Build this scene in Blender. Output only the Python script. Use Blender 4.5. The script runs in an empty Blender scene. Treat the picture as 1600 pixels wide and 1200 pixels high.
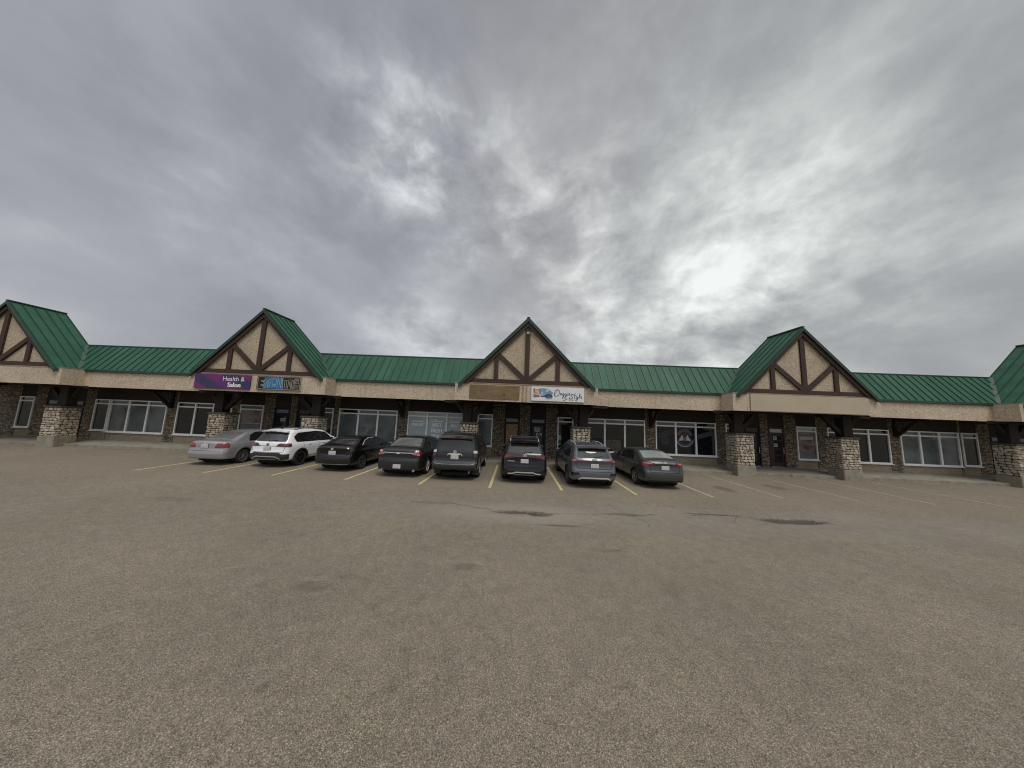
import bpy, bmesh, math, random
from mathutils import Vector, Matrix
from mathutils.bvhtree import BVHTree
PI = math.pi
scene = bpy.context.scene
COL = scene.collection
R = math.radians

# ------------------------------------------------------------------ object helpers
def link(name, mesh, parent=None, kind=None):
    o = bpy.data.objects.new(name, mesh)
    COL.objects.link(o)
    if parent is not None:
        o.parent = parent
    if kind:
        o['kind'] = kind
    return o

def empty(name, loc=(0, 0, 0), rz=0.0):
    o = bpy.data.objects.new(name, None)
    COL.objects.link(o)
    o.location = loc
    o.rotation_euler = (0, 0, rz)
    o.empty_display_size = 0.3
    return o

def tag(o, label, cat, group=None):
    o['label'] = label
    o['category'] = cat
    if group:
        o['group'] = group
    return o

class MB:
    """mesh builder: collects shapes into one mesh"""
    def __init__(self):
        self.v = []; self.f = []; self.m = []; self.mats = []
    def mi(self, mat):
        if mat not in self.mats:
            self.mats.append(mat)
        return self.mats.index(mat)
    def poly(self, pts, mat):
        n = len(self.v)
        self.v += [tuple(p) for p in pts]
        self.f.append(list(range(n, n + len(pts)))); self.m.append(self.mi(mat))
    def faces(self, vs, fs, mat):
        n = len(self.v); k = self.mi(mat)
        self.v += [tuple(p) for p in vs]
        for f in fs:
            self.f.append([n + i for i in f]); self.m.append(k)
    def box(self, a, b, mat, skip=()):
        x0, y0, z0 = a; x1, y1, z1 = b
        vs = [(x0,y0,z0),(x1,y0,z0),(x1,y1,z0),(x0,y1,z0),(x0,y0,z1),(x1,y0,z1),(x1,y1,z1),(x0,y1,z1)]
        fs = [(3,2,1,0),(4,5,6,7),(0,1,5,4),(1,2,6,5),(2,3,7,6),(3,0,4,7)]
        self.faces(vs, fs, mat)
    def bar(self, p, q, w, d, mat, up=(0, -1, 0)):
        """box beam from p to q; w across, d along 'up'"""
        p = Vector(p); q = Vector(q); t = (q - p).normalized(); u = Vector(up)
        u = (u - t * u.dot(t)).normalized(); s = t.cross(u)
        vs = []
        for c in (p, q):
            for a, b in ((-1,-1),(1,-1),(1,1),(-1,1)):
                vs.append(c + s * (a * w / 2) + u * (b * d / 2))
        self.faces(vs, [(3,2,1,0),(4,5,6,7),(0,1,5,4),(1,2,6,5),(2,3,7,6),(3,0,4,7)], mat)
    def prism(self, pts, y0, y1, mat):
        """polygon in XZ extruded along Y"""
        n = len(pts)
        vs = [(x, y0, z) for x, z in pts] + [(x, y1, z) for x, z in pts]
        fs = [list(range(n)), list(range(2*n-1, n-1, -1))]
        for i in range(n):
            j = (i + 1) % n
            fs.append((i, i + n, j + n, j))
        self.faces(vs, fs, mat)
    def tube(self, pts, r, mat, n=6, closed=False):
        pts = [Vector(p) for p in pts]; vs = []; fs = []; m = len(pts)
        ref = Vector((0.13, 0.07, 1)).normalized()
        for i, p in enumerate(pts):
            a = pts[max(i-1, 0)]; b = pts[min(i+1, m-1)]
            t = (b - a).normalized(); s = t.cross(ref)
            if s.length < 1e-3: s = t.cross(Vector((1, 0, 0)))
            s.normalize(); u = s.cross(t)
            rr = r[i] if isinstance(r, (list, tuple)) else r
            for k in range(n):
                an = 2*PI*k/n
                vs.append(p + s*math.cos(an)*rr + u*math.sin(an)*rr)
        for i in range(m-1):
            for k in range(n):
                fs.append((i*n+k, i*n+(k+1)%n, (i+1)*n+(k+1)%n, (i+1)*n+k))
        fs.append(list(range(n))[::-1]); fs.append([(m-1)*n+k for k in range(n)])
        self.faces(vs, fs, mat)
    def lathe(self, prof, mat, n=28, axis='x', c=(0,0,0), close=False):
        """profile of (axial, radius)"""
        vs = []; fs = []; m = len(prof)
        for a, r in prof:
            for k in range(n):
                an = 2*PI*k/n; p = (a, r*math.cos(an), r*math.sin(an))
                if axis == 'y': p = (r*math.cos(an), a, -r*math.sin(an))
                if axis == 'z': p = (r*math.cos(an), r*math.sin(an), a)
                vs.append((p[0]+c[0], p[1]+c[1], p[2]+c[2]))
        for i in range(m-1 if not close else m):
            i2 = (i+1) % m
            for k in range(n):
                fs.append((i*n+k, i2*n+k, i2*n+(k+1)%n, i*n+(k+1)%n))
        if not close:
            fs.append(list(range(n))); fs.append([(m-1)*n+k for k in range(n)][::-1])
        self.faces(vs, fs, mat)
    def build(self, name, parent=None, kind=None, smooth=False, angle=40, bevel=0):
        me = bpy.data.meshes.new(name)
        me.from_pydata(self.v, [], self.f)
        for m in self.mats: me.materials.append(m)
        for p, k in zip(me.polygons, self.m): p.material_index = k
        bm = bmesh.new(); bm.from_mesh(me)
        bmesh.ops.recalc_face_normals(bm, faces=bm.faces)
        if bevel:
            es = [e for e in bm.edges if len(e.link_faces) == 2 and e.calc_face_angle(0) > R(50)]
            bmesh.ops.bevel(bm, geom=es, offset=bevel, segments=1, affect='EDGES', clamp_overlap=True)
        if smooth: shade(bm, angle)
        bm.to_mesh(me); bm.free()
        return link(name, me, parent, kind)

def shade(bm, angle=40):
    for f in bm.faces: f.smooth = True
    for e in bm.edges:
        e.smooth = not (len(e.link_faces) == 2 and e.calc_face_angle(0) > R(angle))


# ------------------------------------------------------------------ material helpers
class NT:
    def __init__(self, tree):
        self.t = tree; self.n = tree.nodes; self.l = tree.links
    def node(self, typ, **kw):
        n = self.n.new(typ)
        for k, v in kw.items():
            if k.startswith('i_'):
                continue
            setattr(n, k, v)
        return n
    def set(self, sock, v):
        if isinstance(v, bpy.types.NodeSocket): self.l.new(v, sock)
        elif isinstance(v, (tuple, list)):
            v = tuple(v)
            if len(sock.default_value) == 4 and len(v) == 3: v = v + (1,)
            sock.default_value = v
        else: sock.default_value = v
    def math(self, op, a, b=0.5, c=0.5, clamp=False):
        n = self.n.new('ShaderNodeMath'); n.operation = op; n.use_clamp = clamp
        self.set(n.inputs[0], a); self.set(n.inputs[1], b); self.set(n.inputs[2], c)
        return n.outputs[0]
    def vmath(self, op, a, b=(0,0,0)):
        n = self.n.new('ShaderNodeVectorMath'); n.operation = op
        self.set(n.inputs[0], a); self.set(n.inputs[1], b)
        return n.outputs['Value'] if op in ('DOT_PRODUCT', 'LENGTH', 'DISTANCE') else n.outputs[0]
    def mix(self, fac, a, b, mode='MIX'):
        n = self.n.new('ShaderNodeMix'); n.data_type = 'RGBA'; n.blend_type = mode
        self.set(n.inputs[0], fac); self.set(n.inputs[6], a); self.set(n.inputs[7], b)
        return n.outputs[2]
    def smooth(self, v, lo, hi, a=0.0, b=1.0):
        n = self.n.new('ShaderNodeMapRange'); n.interpolation_type = 'SMOOTHSTEP'
        self.set(n.inputs[0], v); self.set(n.inputs[1], lo); self.set(n.inputs[2], hi)
        self.set(n.inputs[3], a); self.set(n.inputs[4], b)
        return n.outputs[0]
    def noise(self, vec, scale, detail=4, rough=0.55, dist=0.0, out='Fac'):
        n = self.n.new('ShaderNodeTexNoise'); n.noise_dimensions = '3D'
        self.set(n.inputs['Vector'], vec); self.set(n.inputs['Scale'], scale)
        self.set(n.inputs['Detail'], detail); self.set(n.inputs['Roughness'], rough)
        self.set(n.inputs['Distortion'], dist)
        return n.outputs[out]
    def voro(self, vec, scale, feature='F1', out='Color', rand=1.0):
        n = self.n.new('ShaderNodeTexVoronoi'); n.feature = feature
        self.set(n.inputs['Vector'], vec); self.set(n.inputs['Scale'], scale)
        self.set(n.inputs['Randomness'], rand)
        return n.outputs[out]
    def ramp(self, fac, stops, interp='LINEAR'):
        n = self.n.new('ShaderNodeValToRGB'); n.color_ramp.interpolation = interp
        e = n.color_ramp.elements
        while len(e) < len(stops): e.new(0.5)
        for el, (p, c) in zip(e, stops):
            el.position = p
            el.color = (c, c, c, 1) if not isinstance(c, (tuple, list)) else tuple(c) + (1,)
        self.set(n.inputs[0], fac)
        return n.outputs[0]
    def bump(self, h, strength=0.3, dist=0.02):
        n = self.n.new('ShaderNodeBump')
        self.set(n.inputs['Height'], h); n.inputs['Strength'].default_value = strength
        n.inputs['Distance'].default_value = dist
        return n.outputs[0]
    def coord(self, out='Object'):
        return self.n.new('ShaderNodeTexCoord').outputs[out]
    def pos(self):
        return self.n.new('ShaderNodeNewGeometry').outputs['Position']
    def sep(self, v):
        n = self.n.new('ShaderNodeSeparateXYZ'); self.set(n.inputs[0], v); return n.outputs
    def comb(self, x, y, z):
        n = self.n.new('ShaderNodeCombineXYZ')
        for i, q in enumerate((x, y, z)): self.set(n.inputs[i], q)
        return n.outputs[0]

def material(name):
    m = bpy.data.materials.new(name); m.use_nodes = True
    nt = NT(m.node_tree)
    b = m.node_tree.nodes['Principled BSDF']
    return m, nt, b

def simple(name, col, rough=0.6, metal=0.0, spec=0.5, var=0.12, scale=6.0, coat=0.0, bump=0.0, bscale=80, emit=None):
    m, nt, b = material(name)
    c = nt.pos()
    n = nt.noise(c, scale, 5, 0.6)
    k = nt.ramp(n, [(0.25, 1 - var), (0.75, 1 + var)])
    nt.set(b.inputs['Base Color'], nt.mix(1.0, col, k, 'MULTIPLY'))
    nt.set(b.inputs['Roughness'], nt.math('MULTIPLY_ADD', nt.noise(c, scale * 3, 3), 0.16, max(rough - 0.08, 0.01)))
    b.inputs['Metallic'].default_value = metal
    b.inputs['Specular IOR Level'].default_value = spec
    b.inputs['Coat Weight'].default_value = coat
    b.inputs['Coat Roughness'].default_value = 0.04
    if bump:
        nt.set(b.inputs['Normal'], nt.bump(nt.noise(c, bscale, 4, 0.6), bump, 0.01))
    return m

def paint(name, col, metal=0.35, rough=0.32, dirt=0.35):
    """car paint with clear coat, road dust low on the body"""
    m, nt, b = material(name)
    c = nt.coord('Object'); s = nt.sep(c)
    fl = nt.noise(c, 700, 1, 0.5)
    base = nt.mix(1.0, col, nt.ramp(fl, [(0.3, 0.85), (0.7, 1.15)]), 'MULTIPLY')
    low = nt.smooth(s[2], 0.75, 0.2)
    d = nt.math('MULTIPLY', nt.math('MULTIPLY_ADD', low, 0.75, 0.10), nt.ramp(nt.noise(c, 5, 6, 0.65), [(0.3, 0.2), (0.75, 1.0)]))
    d = nt.math('MULTIPLY', d, dirt)
    nt.set(b.inputs['Base Color'], nt.mix(d, base, (0.20, 0.175, 0.14)))
    b.inputs['Metallic'].default_value = metal
    nt.set(b.inputs['Metallic'], nt.math('MULTIPLY_ADD', d, -metal, metal))
    nt.set(b.inputs['Roughness'], nt.math('MULTIPLY_ADD', d, 0.5, rough))
    nt.set(b.inputs['Coat Weight'], nt.math('MULTIPLY_ADD', d, -1.2, 0.8, True))
    b.inputs['Coat Roughness'].default_value = 0.05
    b.inputs['Specular IOR Level'].default_value = 0.2
    return m

def glassy(name, col, rough=0.03, var=0.3, scale=2.0, spec=0.5, dust=0.015):
    m, nt, b = material(name)
    c = nt.pos()
    n = nt.noise(c, scale, 4, 0.6)
    base = nt.mix(1.0, col, nt.ramp(n, [(0.3, 1 - var), (0.7, 1 + var)]), 'MULTIPLY')
    nt.set(b.inputs['Base Color'], nt.mix(nt.math('MULTIPLY', nt.noise(c, 9, 6, 0.7), dust), base, (0.4, 0.38, 0.34)))
    nt.set(b.inputs['Roughness'], nt.math('MULTIPLY_ADD', nt.noise(c, 12, 4), 0.05, rough))
    b.inputs['Specular IOR Level'].default_value = spec
    return m

def clear_glass(name):
    m, nt, b = material(name)
    for n in list(nt.n):
        if n.type == 'BSDF_PRINCIPLED': nt.n.remove(n)
    out = [n for n in nt.n if n.type == 'OUTPUT_MATERIAL'][0]
    tr = nt.n.new('ShaderNodeBsdfTransparent'); tr.inputs[0].default_value = (0.72, 0.76, 0.75, 1)
    gl = nt.n.new('ShaderNodeBsdfGlossy'); gl.inputs['Roughness'].default_value = 0.02
    fr = nt.n.new('ShaderNodeFresnel'); fr.inputs[0].default_value = 1.55
    df = nt.n.new('ShaderNodeBsdfDiffuse'); nt.set(df.inputs[0], (0.35, 0.35, 0.33))
    mx = nt.n.new('ShaderNodeMixShader'); mx2 = nt.n.new('ShaderNodeMixShader')
    nt.set(mx2.inputs[0], nt.math('MULTIPLY', nt.noise(nt.pos(), 3, 6, 0.7), 0.015))
    nt.l.new(fr.outputs[0], mx.inputs[0]); nt.l.new(tr.outputs[0], mx.inputs[1]); nt.l.new(gl.outputs[0], mx.inputs[2])
    nt.l.new(mx.outputs[0], mx2.inputs[1]); nt.l.new(df.outputs[0], mx2.inputs[2])
    nt.l.new(mx2.outputs[0], out.inputs[0])
    return m

M = {}
def make_materials():
    # --- asphalt
    m, nt, b = material('asphalt'); M['asphalt'] = m
    p = nt.pos(); s = nt.sep(p)
    # aggregate: random grey-tan stones in a dark binder
    vc = nt.voro(p, 172, 'F1', 'Color'); rnd = nt.sep(vc)
    stone = nt.ramp(rnd[0], [(0.0, (0.050, 0.042, 0.032)), (0.24, (0.142, 0.119, 0.090)), (0.55, (0.228, 0.193, 0.147)),
                             (0.88, (0.325, 0.279, 0.214)), (1.0, (0.56, 0.50, 0.41))])
    vc2 = nt.sep(nt.voro(p, 260, 'F1', 'Color'))
    fine = nt.ramp(vc2[1], [(0.0, 0.66), (0.5, 1.0), (1.0, 1.32)])
    col = nt.mix(0.85, stone, nt.mix(1.0, stone, fine, 'MULTIPLY'))
    flat = nt.mix(1.0, (0.235, 0.207, 0.168), nt.ramp(nt.noise(p, 22, 5, 0.75), [(0.2, 0.75), (0.8, 1.25)]), 'MULTIPLY')
    # a smoother, greyer repaired strip that runs along the lot
    wob = nt.noise(p, 0.8, 5, 0.6)
    yy = nt.math('ADD', s[1], nt.math('MULTIPLY_ADD', wob, 1.1, -0.55))
    band = nt.math('MULTIPLY', nt.smooth(yy, 7.05, 7.35), nt.smooth(yy, 9.5, 9.0))
    band = nt.math('MULTIPLY', band, nt.math('MULTIPLY', nt.smooth(s[0], -5.0, -2.0), nt.smooth(s[0], 30, 12)))
    col = nt.mix(nt.math('MULTIPLY', band, 0.5), col, nt.mix(1.0, flat, (0.96, 0.99, 1.05), 'MULTIPLY'))
    # broad mottling
    big = nt.ramp(nt.noise(p, 0.35, 6, 0.6), [(0.3, 0.88), (0.7, 1.10)])
    mid = nt.ramp(nt.noise(p, 4.2, 8, 0.72), [(0.3, 0.82), (0.7, 1.14)])
    col = nt.mix(1.0, col, big, 'MULTIPLY'); col = nt.mix(1.0, col, mid, 'MULTIPLY')
    grit = nt.ramp(nt.noise(p, 52, 3, 0.7), [(0.25, 0.80), (0.75, 1.18)]); col = nt.mix(1.0, col, grit, 'MULTIPLY')
    hue = nt.noise(p, 0.9, 4, 0.5)
    col = nt.mix(nt.smooth(hue, 0.42, 0.66, 0, 0.5), col, nt.mix(1.0, col, (0.98, 1.02, 0.93), 'MULTIPLY'))
    # tyre-polished, oil-dripped parking bays
    bays = nt.math('MULTIPLY', nt.smooth(s[1], 10.6, 12.5), nt.ramp(nt.noise(p, 1.3, 5, 0.7), [(0.35, 0.0), (0.75, 1.0)]))
    col = nt.mix(nt.math('MULTIPLY', bays, 0.35), col, (0.09, 0.08, 0.068))
    col = nt.mix(nt.smooth(s[1], 9.0, 11.0, 0.0, 0.30), col, (0.235, 0.195, 0.135))
    # damp and broken spots: (x, y, rx, ry, amount)
    d = nt.math('MULTIPLY_ADD', nt.noise(p, 7.5, 7, 0.78), 2.2, -1.1)
    for x, y, rx, ry, a in ((-0.05, 8.20, .55, .14, .9), (0.78, 8.12, .36, .17, 1.0), (8.05, 8.5, .9, .22, .9), (3.2, 8.4, .5, .1, .5),
                            (-2.95, 4.5, .30, .13, .30), (-2.55, 4.78, .20, .08, .22), (-0.8, 5.25, .22, .11, .32), (2.1, 6.1, .3, .06, .18), (2.6, 4.9, .12, .28, .16),
                            (-2.3, 2.95, .05, .05, .4), (-1.1, 3.0, .05, .05, .35), (1.15, 7.35, .6, .06, .5), (-2.4, 8.7, .6, .1, .3), (5.8, 8.75, .7, .07, .6),
                            (-4.6, 6.2, .3, .10, .15), (-9.5, 8.0, .6, .2, .2), (-14, 5.0, .8, .3, .3), (13.5, 6.2, .7, .3, .3), (-10.9, 12.6, .25, .3, .5), (-7.8, 12.9, .2, .3, .5), (.4, 12.9, .2, .3, .5), (8.8, 12.2, .28, .5, .5), (11.6, 13.0, .3, .5, .5)):
        q = nt.math('SQRT', nt.math('ADD', nt.math('POWER', nt.math('DIVIDE', nt.math('SUBTRACT', s[0], x), rx), 2.0),
                                    nt.math('POWER', nt.math('DIVIDE', nt.math('SUBTRACT', s[1], y), ry), 2.0)))
        q = nt.math('ADD', q, d)
        col = nt.mix(nt.math('MULTIPLY', nt.smooth(q, 1.35, 0.75), a), col, nt.mix(0.22, (0.030, 0.026, 0.021), col))
    # pale dusty halo round the broken spots
    q = nt.math('SQRT', nt.math('ADD', nt.math('POWER', nt.math('DIVIDE', nt.math('SUBTRACT', s[0], 0.3), 2.4), 2.0),
                                nt.math('POWER', nt.math('DIVIDE', nt.math('SUBTRACT', s[1], 8.15), 0.75), 2.0)))
    halo = nt.smooth(nt.math('ADD', q, d), 1.4, 0.5, 0.0, 0.5)
    halo = nt.math('MULTIPLY', halo, nt.smooth(q, 0.12, 0.5))
    col = nt.mix(halo, col, (0.31, 0.275, 0.22))
    nt.set(b.inputs['Base Color'], col)
    nt.set(b.inputs['Roughness'], nt.ramp(nt.noise(p, 3, 4), [(0.3, 0.82), (0.7, 0.95)]))
    b.inputs['Specular IOR Level'].default_value = 0.25
    h = nt.math('ADD', nt.voro(p, 172, 'F1', 'Distance'), nt.math('MULTIPLY', nt.noise(p, 30, 4), 0.5))
    nt.set(b.inputs['Normal'], nt.bump(h, 0.55, -0.012))

    # --- stall paint, worn through to asphalt
    for nm, c0, lo, hi in (('line_yellow', (0.60, 0.50, 0.24), 0.46, 0.66), ('line_pale', (0.52, 0.47, 0.34), 0.42, 0.62)):
        m, nt, b = material(nm); M[nm] = m
        p = nt.pos()
        w = nt.smooth(nt.noise(p, 16, 8, 0.78), lo, hi)
        dirt = nt.ramp(nt.noise(p, 3.2, 5, 0.6), [(0.3, 0.72), (0.7, 1.05)])
        c = nt.mix(1.0, c0, dirt, 'MULTIPLY')
        nt.set(b.inputs['Base Color'], nt.mix(nt.math('MULTIPLY', w, 0.72), c, (0.19, 0.165, 0.12)))
        b.inputs['Roughness'].default_value = 0.8
    # --- concrete
    m, nt, b = material('concrete'); M['concrete'] = m
    p = nt.pos()
    c = nt.ramp(nt.noise(p, 2.2, 8, 0.68), [(0.25, (0.155, 0.135, 0.10)), (0.5, (0.255, 0.23, 0.18)), (0.8, (0.34, 0.31, 0.25))])
    c = nt.mix(1.0, c, nt.ramp(nt.noise(p, 45, 3, 0.7), [(0.3, 0.82), (0.7, 1.15)]), 'MULTIPLY')
    st = nt.noise(nt.vmath('MULTIPLY', p, (6, 6, 0.8)), 1.0, 4, 0.6)
    c = nt.mix(nt.smooth(st, 0.55, 0.75, 0, 0.5), c, (0.10, 0.085, 0.065))
    nt.set(b.inputs['Base Color'], c); b.inputs['Roughness'].default_value = 0.9
    nt.set(b.inputs['Normal'], nt.bump(nt.noise(p, 60, 5, 0.7), 0.35, 0.01))
    # --- stucco, pebbledash beige with rain streaks
    def stucco(nm, lo, mid, hi, streak):
        m, nt, b = material(nm); M[nm] = m
        p = nt.pos()
        n = nt.noise(p, 14, 6, 0.85)
        c = nt.ramp(n, [(0.30, lo), (0.5, mid), (0.70, hi)])
        spec = nt.sep(nt.voro(p, 36, 'F1', 'Color'))
        c = nt.mix(1.0, c, nt.ramp(spec[0], [(0.0, 0.62), (0.3, 0.95), (0.7, 1.05), (1.0, 1.30)]), 'MULTIPLY')
        big = nt.ramp(nt.noise(p, 0.9, 5, 0.6), [(0.3, 0.86), (0.7, 1.08)])
        c = nt.mix(1.0, c, big, 'MULTIPLY')
        st = nt.noise(nt.vmath('MULTIPLY', p, (5.0, 5.0, 0.35)), 1.0, 5, 0.65)
        c = nt.mix(nt.smooth(st, 0.56, 0.78, 0, streak), c, nt.mix(1.0, c, (0.50, 0.45, 0.38), 'MULTIPLY'))
        nt.set(b.inputs['Base Color'], c); b.inputs['Roughness'].default_value = 0.92
        nt.set(b.inputs['Normal'], nt.bump(nt.math('ADD', n, spec[1]), 0.5, 0.012))
    stucco('stucco', (0.355, 0.280, 0.196), (0.53, 0.43, 0.315), (0.65, 0.55, 0.425), 0.8)
    stucco('stucco_gable', (0.25, 0.198, 0.135), (0.44, 0.358, 0.255), (0.64, 0.545, 0.42), 0.45)
    stucco('stucco_low', (0.22, 0.175, 0.12), (0.30, 0.245, 0.175), (0.38, 0.32, 0.24), 0.4)
    stucco('stucco_brown_shaded', (0.024, 0.018, 0.014), (0.036, 0.027, 0.021), (0.050, 0.038, 0.029), 0.3)  # brown bulkhead, darkened further to carry the canopy's shade
    M['crack_fill'] = simple('crack_fill', (0.060, 0.050, 0.040), 0.95, scale=20, var=0.4)
    M['soffit'] = simple('soffit', (0.010, 0.009, 0.008), 0.8, scale=3)  # albedo dropped near black to deepen the shade under the canopy
    M['cap_brown'] = simple('cap_brown', (0.080, 0.068, 0.056), 0.85, scale=8, var=0.25, bump=0.3)
    # --- painted timber
    m, nt, b = material('timber'); M['timber'] = m
    p = nt.pos()
    c = nt.ramp(nt.noise(p, 5, 6, 0.7), [(0.3, (0.030, 0.0135, 0.009)), (0.7, (0.050, 0.024, 0.0165))])
    g = nt.noise(nt.vmath('MULTIPLY', p, (40, 40, 6)), 1, 4, 0.6)
    c = nt.mix(nt.smooth(g, 0.62, 0.8, 0, 0.35), c, (0.16, 0.12, 0.10))
    nt.set(b.inputs['Base Color'], c); b.inputs['Roughness'].default_value = 0.7
    # --- green standing seam metal
    m, nt, b = material('green_metal'); M['green_metal'] = m
    p = nt.pos()
    n = nt.noise(nt.vmath('MULTIPLY', p, (1.6, 1.0, 0.5)), 1.0, 6, 0.65)
    c = nt.ramp(n, [(0.3, (0.021, 0.078, 0.046)), (0.55, (0.028, 0.098, 0.059)), (0.75, (0.042, 0.118, 0.076))])
    st = nt.noise(nt.vmath('MULTIPLY', p, (9, 9, 0.7)), 1.0, 4, 0.6)
    c = nt.mix(nt.smooth(st, 0.5, 0.8, 0, 0.35), c, (0.085, 0.135, 0.10))
    # pan to pan shade
    s = nt.sep(p)
    pan = nt.sep(nt.voro(nt.comb(nt.math('MULTIPLY', s[0], 2.38), 0.0, 0.0), 1.0, 'F1', 'Color'))
    c = nt.mix(1.0, c, nt.ramp(pan[0], [(0, 0.90), (1, 1.10)]), 'MULTIPLY')
    nt.set(b.inputs['Base Color'], c); b.inputs['Roughness'].default_value = 0.5
    b.inputs['Specular IOR Level'].default_value = 0.2
    nt.set(b.inputs['Normal'], nt.bump(nt.noise(p, 1.5, 2), 0.15, 0.03))
    M['green_seam'] = simple('green_seam', (0.017, 0.052, 0.032), 0.45, scale=4)
    M['green_trim'] = simple('green_trim', (0.014, 0.045, 0.027), 0.4, scale=3, var=0.25)
    # --- cobble stones
    def cobble(nm, stops, k=1.0):
        m, nt, b = material(nm); M[nm] = m
        g = nt.n.new('ShaderNodeNewGeometry'); p = g.outputs['Position']
        c = nt.ramp(g.outputs['Random Per Island'], stops)
        n = nt.noise(p, 26, 6, 0.7)
        c = nt.mix(1.0, c, nt.ramp(n, [(0.25, 0.68), (0.75, 1.25)]), 'MULTIPLY')
        nt.set(b.inputs['Base Color'], c); b.inputs['Roughness'].default_value = 0.82
        nt.set(b.inputs['Normal'], nt.bump(n, 0.35, 0.01))
    cobble('cobble_light', [(0, (0.24, 0.19, 0.13)), (0.2, (0.40, 0.345, 0.26)), (0.4, (0.50, 0.445, 0.35)), (0.6, (0.33, 0.255, 0.175)), (0.75, (0.56, 0.51, 0.42)), (0.9, (0.42, 0.335, 0.24)), (1, (0.29, 0.265, 0.22))])
    cobble('cobble_wall', [(0, (0.10, 0.073, 0.047)), (0.2, (0.23, 0.185, 0.127)), (0.4, (0.13, 0.094, 0.06)), (0.6, (0.33, 0.275, 0.195)), (0.75, (0.125, 0.105, 0.08)), (0.9, (0.39, 0.335, 0.245)), (1, (0.165, 0.112, 0.076))])  # wall stones toned down, canopy shade is partly in their colour
    M['mortar'] = simple('mortar', (0.012, 0.010, 0.008), 0.95, scale=20, var=0.3)
    M['mortar_light'] = simple('mortar_light', (0.055, 0.045, 0.034), 0.95, scale=20, var=0.3)
    # --- joinery and panels
    M['white_frame'] = simple('white_frame', (0.86, 0.87, 0.86), 0.45, var=0.10, scale=5)
    M['dark_frame'] = simple('dark_frame', (0.009, 0.010, 0.011), 0.5, spec=0.2)
    M['blue_door'] = simple('blue_door', (0.007, 0.010, 0.015), 0.5, spec=0.2)
    M['red_door'] = simple('red_door', (0.034, 0.005, 0.011), 0.45)
    M['steel'] = simple('steel', (0.5, 0.5, 0.5), 0.3, metal=0.9)
    M['glass_dark'] = glassy('glass_dark', (0.010, 0.012, 0.013), scale=1.2)
    M['glass_film'] = glassy('glass_film', (0.115, 0.135, 0.140), var=0.38, scale=0.9, rough=0.08)
    M['glass_blind'] = glassy('glass_blind', (0.40, 0.47, 0.485), var=0.15, scale=1.3, rough=0.10)
    M['glass_clear'] = clear_glass('glass_clear')
    M['glass_black'] = glassy('glass_black', (0.006, 0.007, 0.012), scale=1.0)
    M['osb'] = None
    m, nt, b = material('osb'); M['osb'] = m
    p = nt.pos()
    v = nt.sep(nt.voro(nt.vmath('MULTIPLY', p, (1, 1, 0.45)), 34, 'F1', 'Color'))
    c = nt.ramp(v[0], [(0, (0.16, 0.085, 0.035)), (0.5, (0.28, 0.165, 0.075)), (1, (0.40, 0.26, 0.13))])
    nt.set(b.inputs['Base Color'], c); b.inputs['Roughness'].default_value = 0.85
    m, nt, b = material('stained_ply'); M['stained_ply'] = m
    p = nt.pos()
    n = nt.noise(nt.vmath('MULTIPLY', p, (1.0, 1, 2.5)), 1.6, 7, 0.7)
    c = nt.ramp(n, [(0.3, (0.125, 0.083, 0.038)), (0.55, (0.195, 0.135, 0.066)), (0.8, (0.265, 0.195, 0.105))])
    knot = nt.voro(p, 1.5, 'F1', 'Distance')
    c = nt.mix(nt.smooth(knot, 0.20, 0.07, 0, 0.7), c, (0.085, 0.052, 0.025))
    nt.set(b.inputs['Base Color'], c); b.inputs['Roughness'].default_value = 0.85
    M['panel_beige'] = simple('panel_beige', (0.44, 0.365, 0.27), 0.6, var=0.06, scale=1.2)
    M['trim_beige'] = simple('trim_beige', (0.30, 0.225, 0.16), 0.7, var=0.2, scale=8)
    M['sign_white'] = simple('sign_white', (0.70, 0.72, 0.74), 0.5, var=0.05, scale=1.0)
    M['sign_cream'] = simple('sign_cream', (0.50, 0.46, 0.35), 0.5, var=0.1, scale=4)
    M['ink'] = simple('ink', (0.010, 0.010, 0.012), 0.5)
    M['sign_black'] = simple('sign_black', (0.006, 0.006, 0.006), 0.5)
    M['sign_blue'] = simple('sign_blue', (0.014, 0.145, 0.33), 0.5, var=0.15, scale=4)
    m, nt, b = material('sign_purple'); M['sign_purple'] = m
    s = nt.sep(nt.pos())
    t = nt.math('ADD', nt.math('MULTIPLY', s[0], 0.55), s[2])
    t2 = nt.math('SUBTRACT', s[2], nt.math('MULTIPLY', s[0], 0.9))
    c = nt.mix(nt.smooth(nt.math('FRACT', nt.math('MULTIPLY', t, 0.9)), 0.40, 0.62), (0.028, 0.030, 0.075), (0.150, 0.018, 0.135))
    c = nt.mix(nt.smooth(nt.math('FRACT', nt.math('MULTIPLY', t2, 0.6)), 0.55, 0.60, 0, 0.6), c, (0.065, 0.020, 0.15))
    nt.set(b.inputs['Base Color'], c); b.inputs['Roughness'].default_value = 0.45
    M['letter_white'] = simple('letter_white', (0.78, 0.78, 0.80), 0.5, var=0.04)
    M['letter_pale'] = simple('letter_pale', (0.92, 0.94, 0.94), 0.6, var=0.12, scale=6)
    M['paper'] = simple('paper', (0.44, 0.45, 0.45), 0.8, var=0.08)
    M['paper_print'] = simple('paper_print', (0.16, 0.16, 0.17), 0.8, var=0.5, scale=60)
    M['decal_grey'] = simple('decal_grey', (0.12, 0.12, 0.14), 0.6, var=0.25, scale=12)
    M['decal_faint'] = simple('decal_faint', (0.040, 0.040, 0.055), 0.5, var=0.4, scale=9)
    M['decal_violet'] = simple('decal_violet', (0.035, 0.030, 0.075), 0.5, var=0.4, scale=9)
    M['decal_white'] = simple('decal_white', (0.50, 0.50, 0.52), 0.6, var=0.1)
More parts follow.
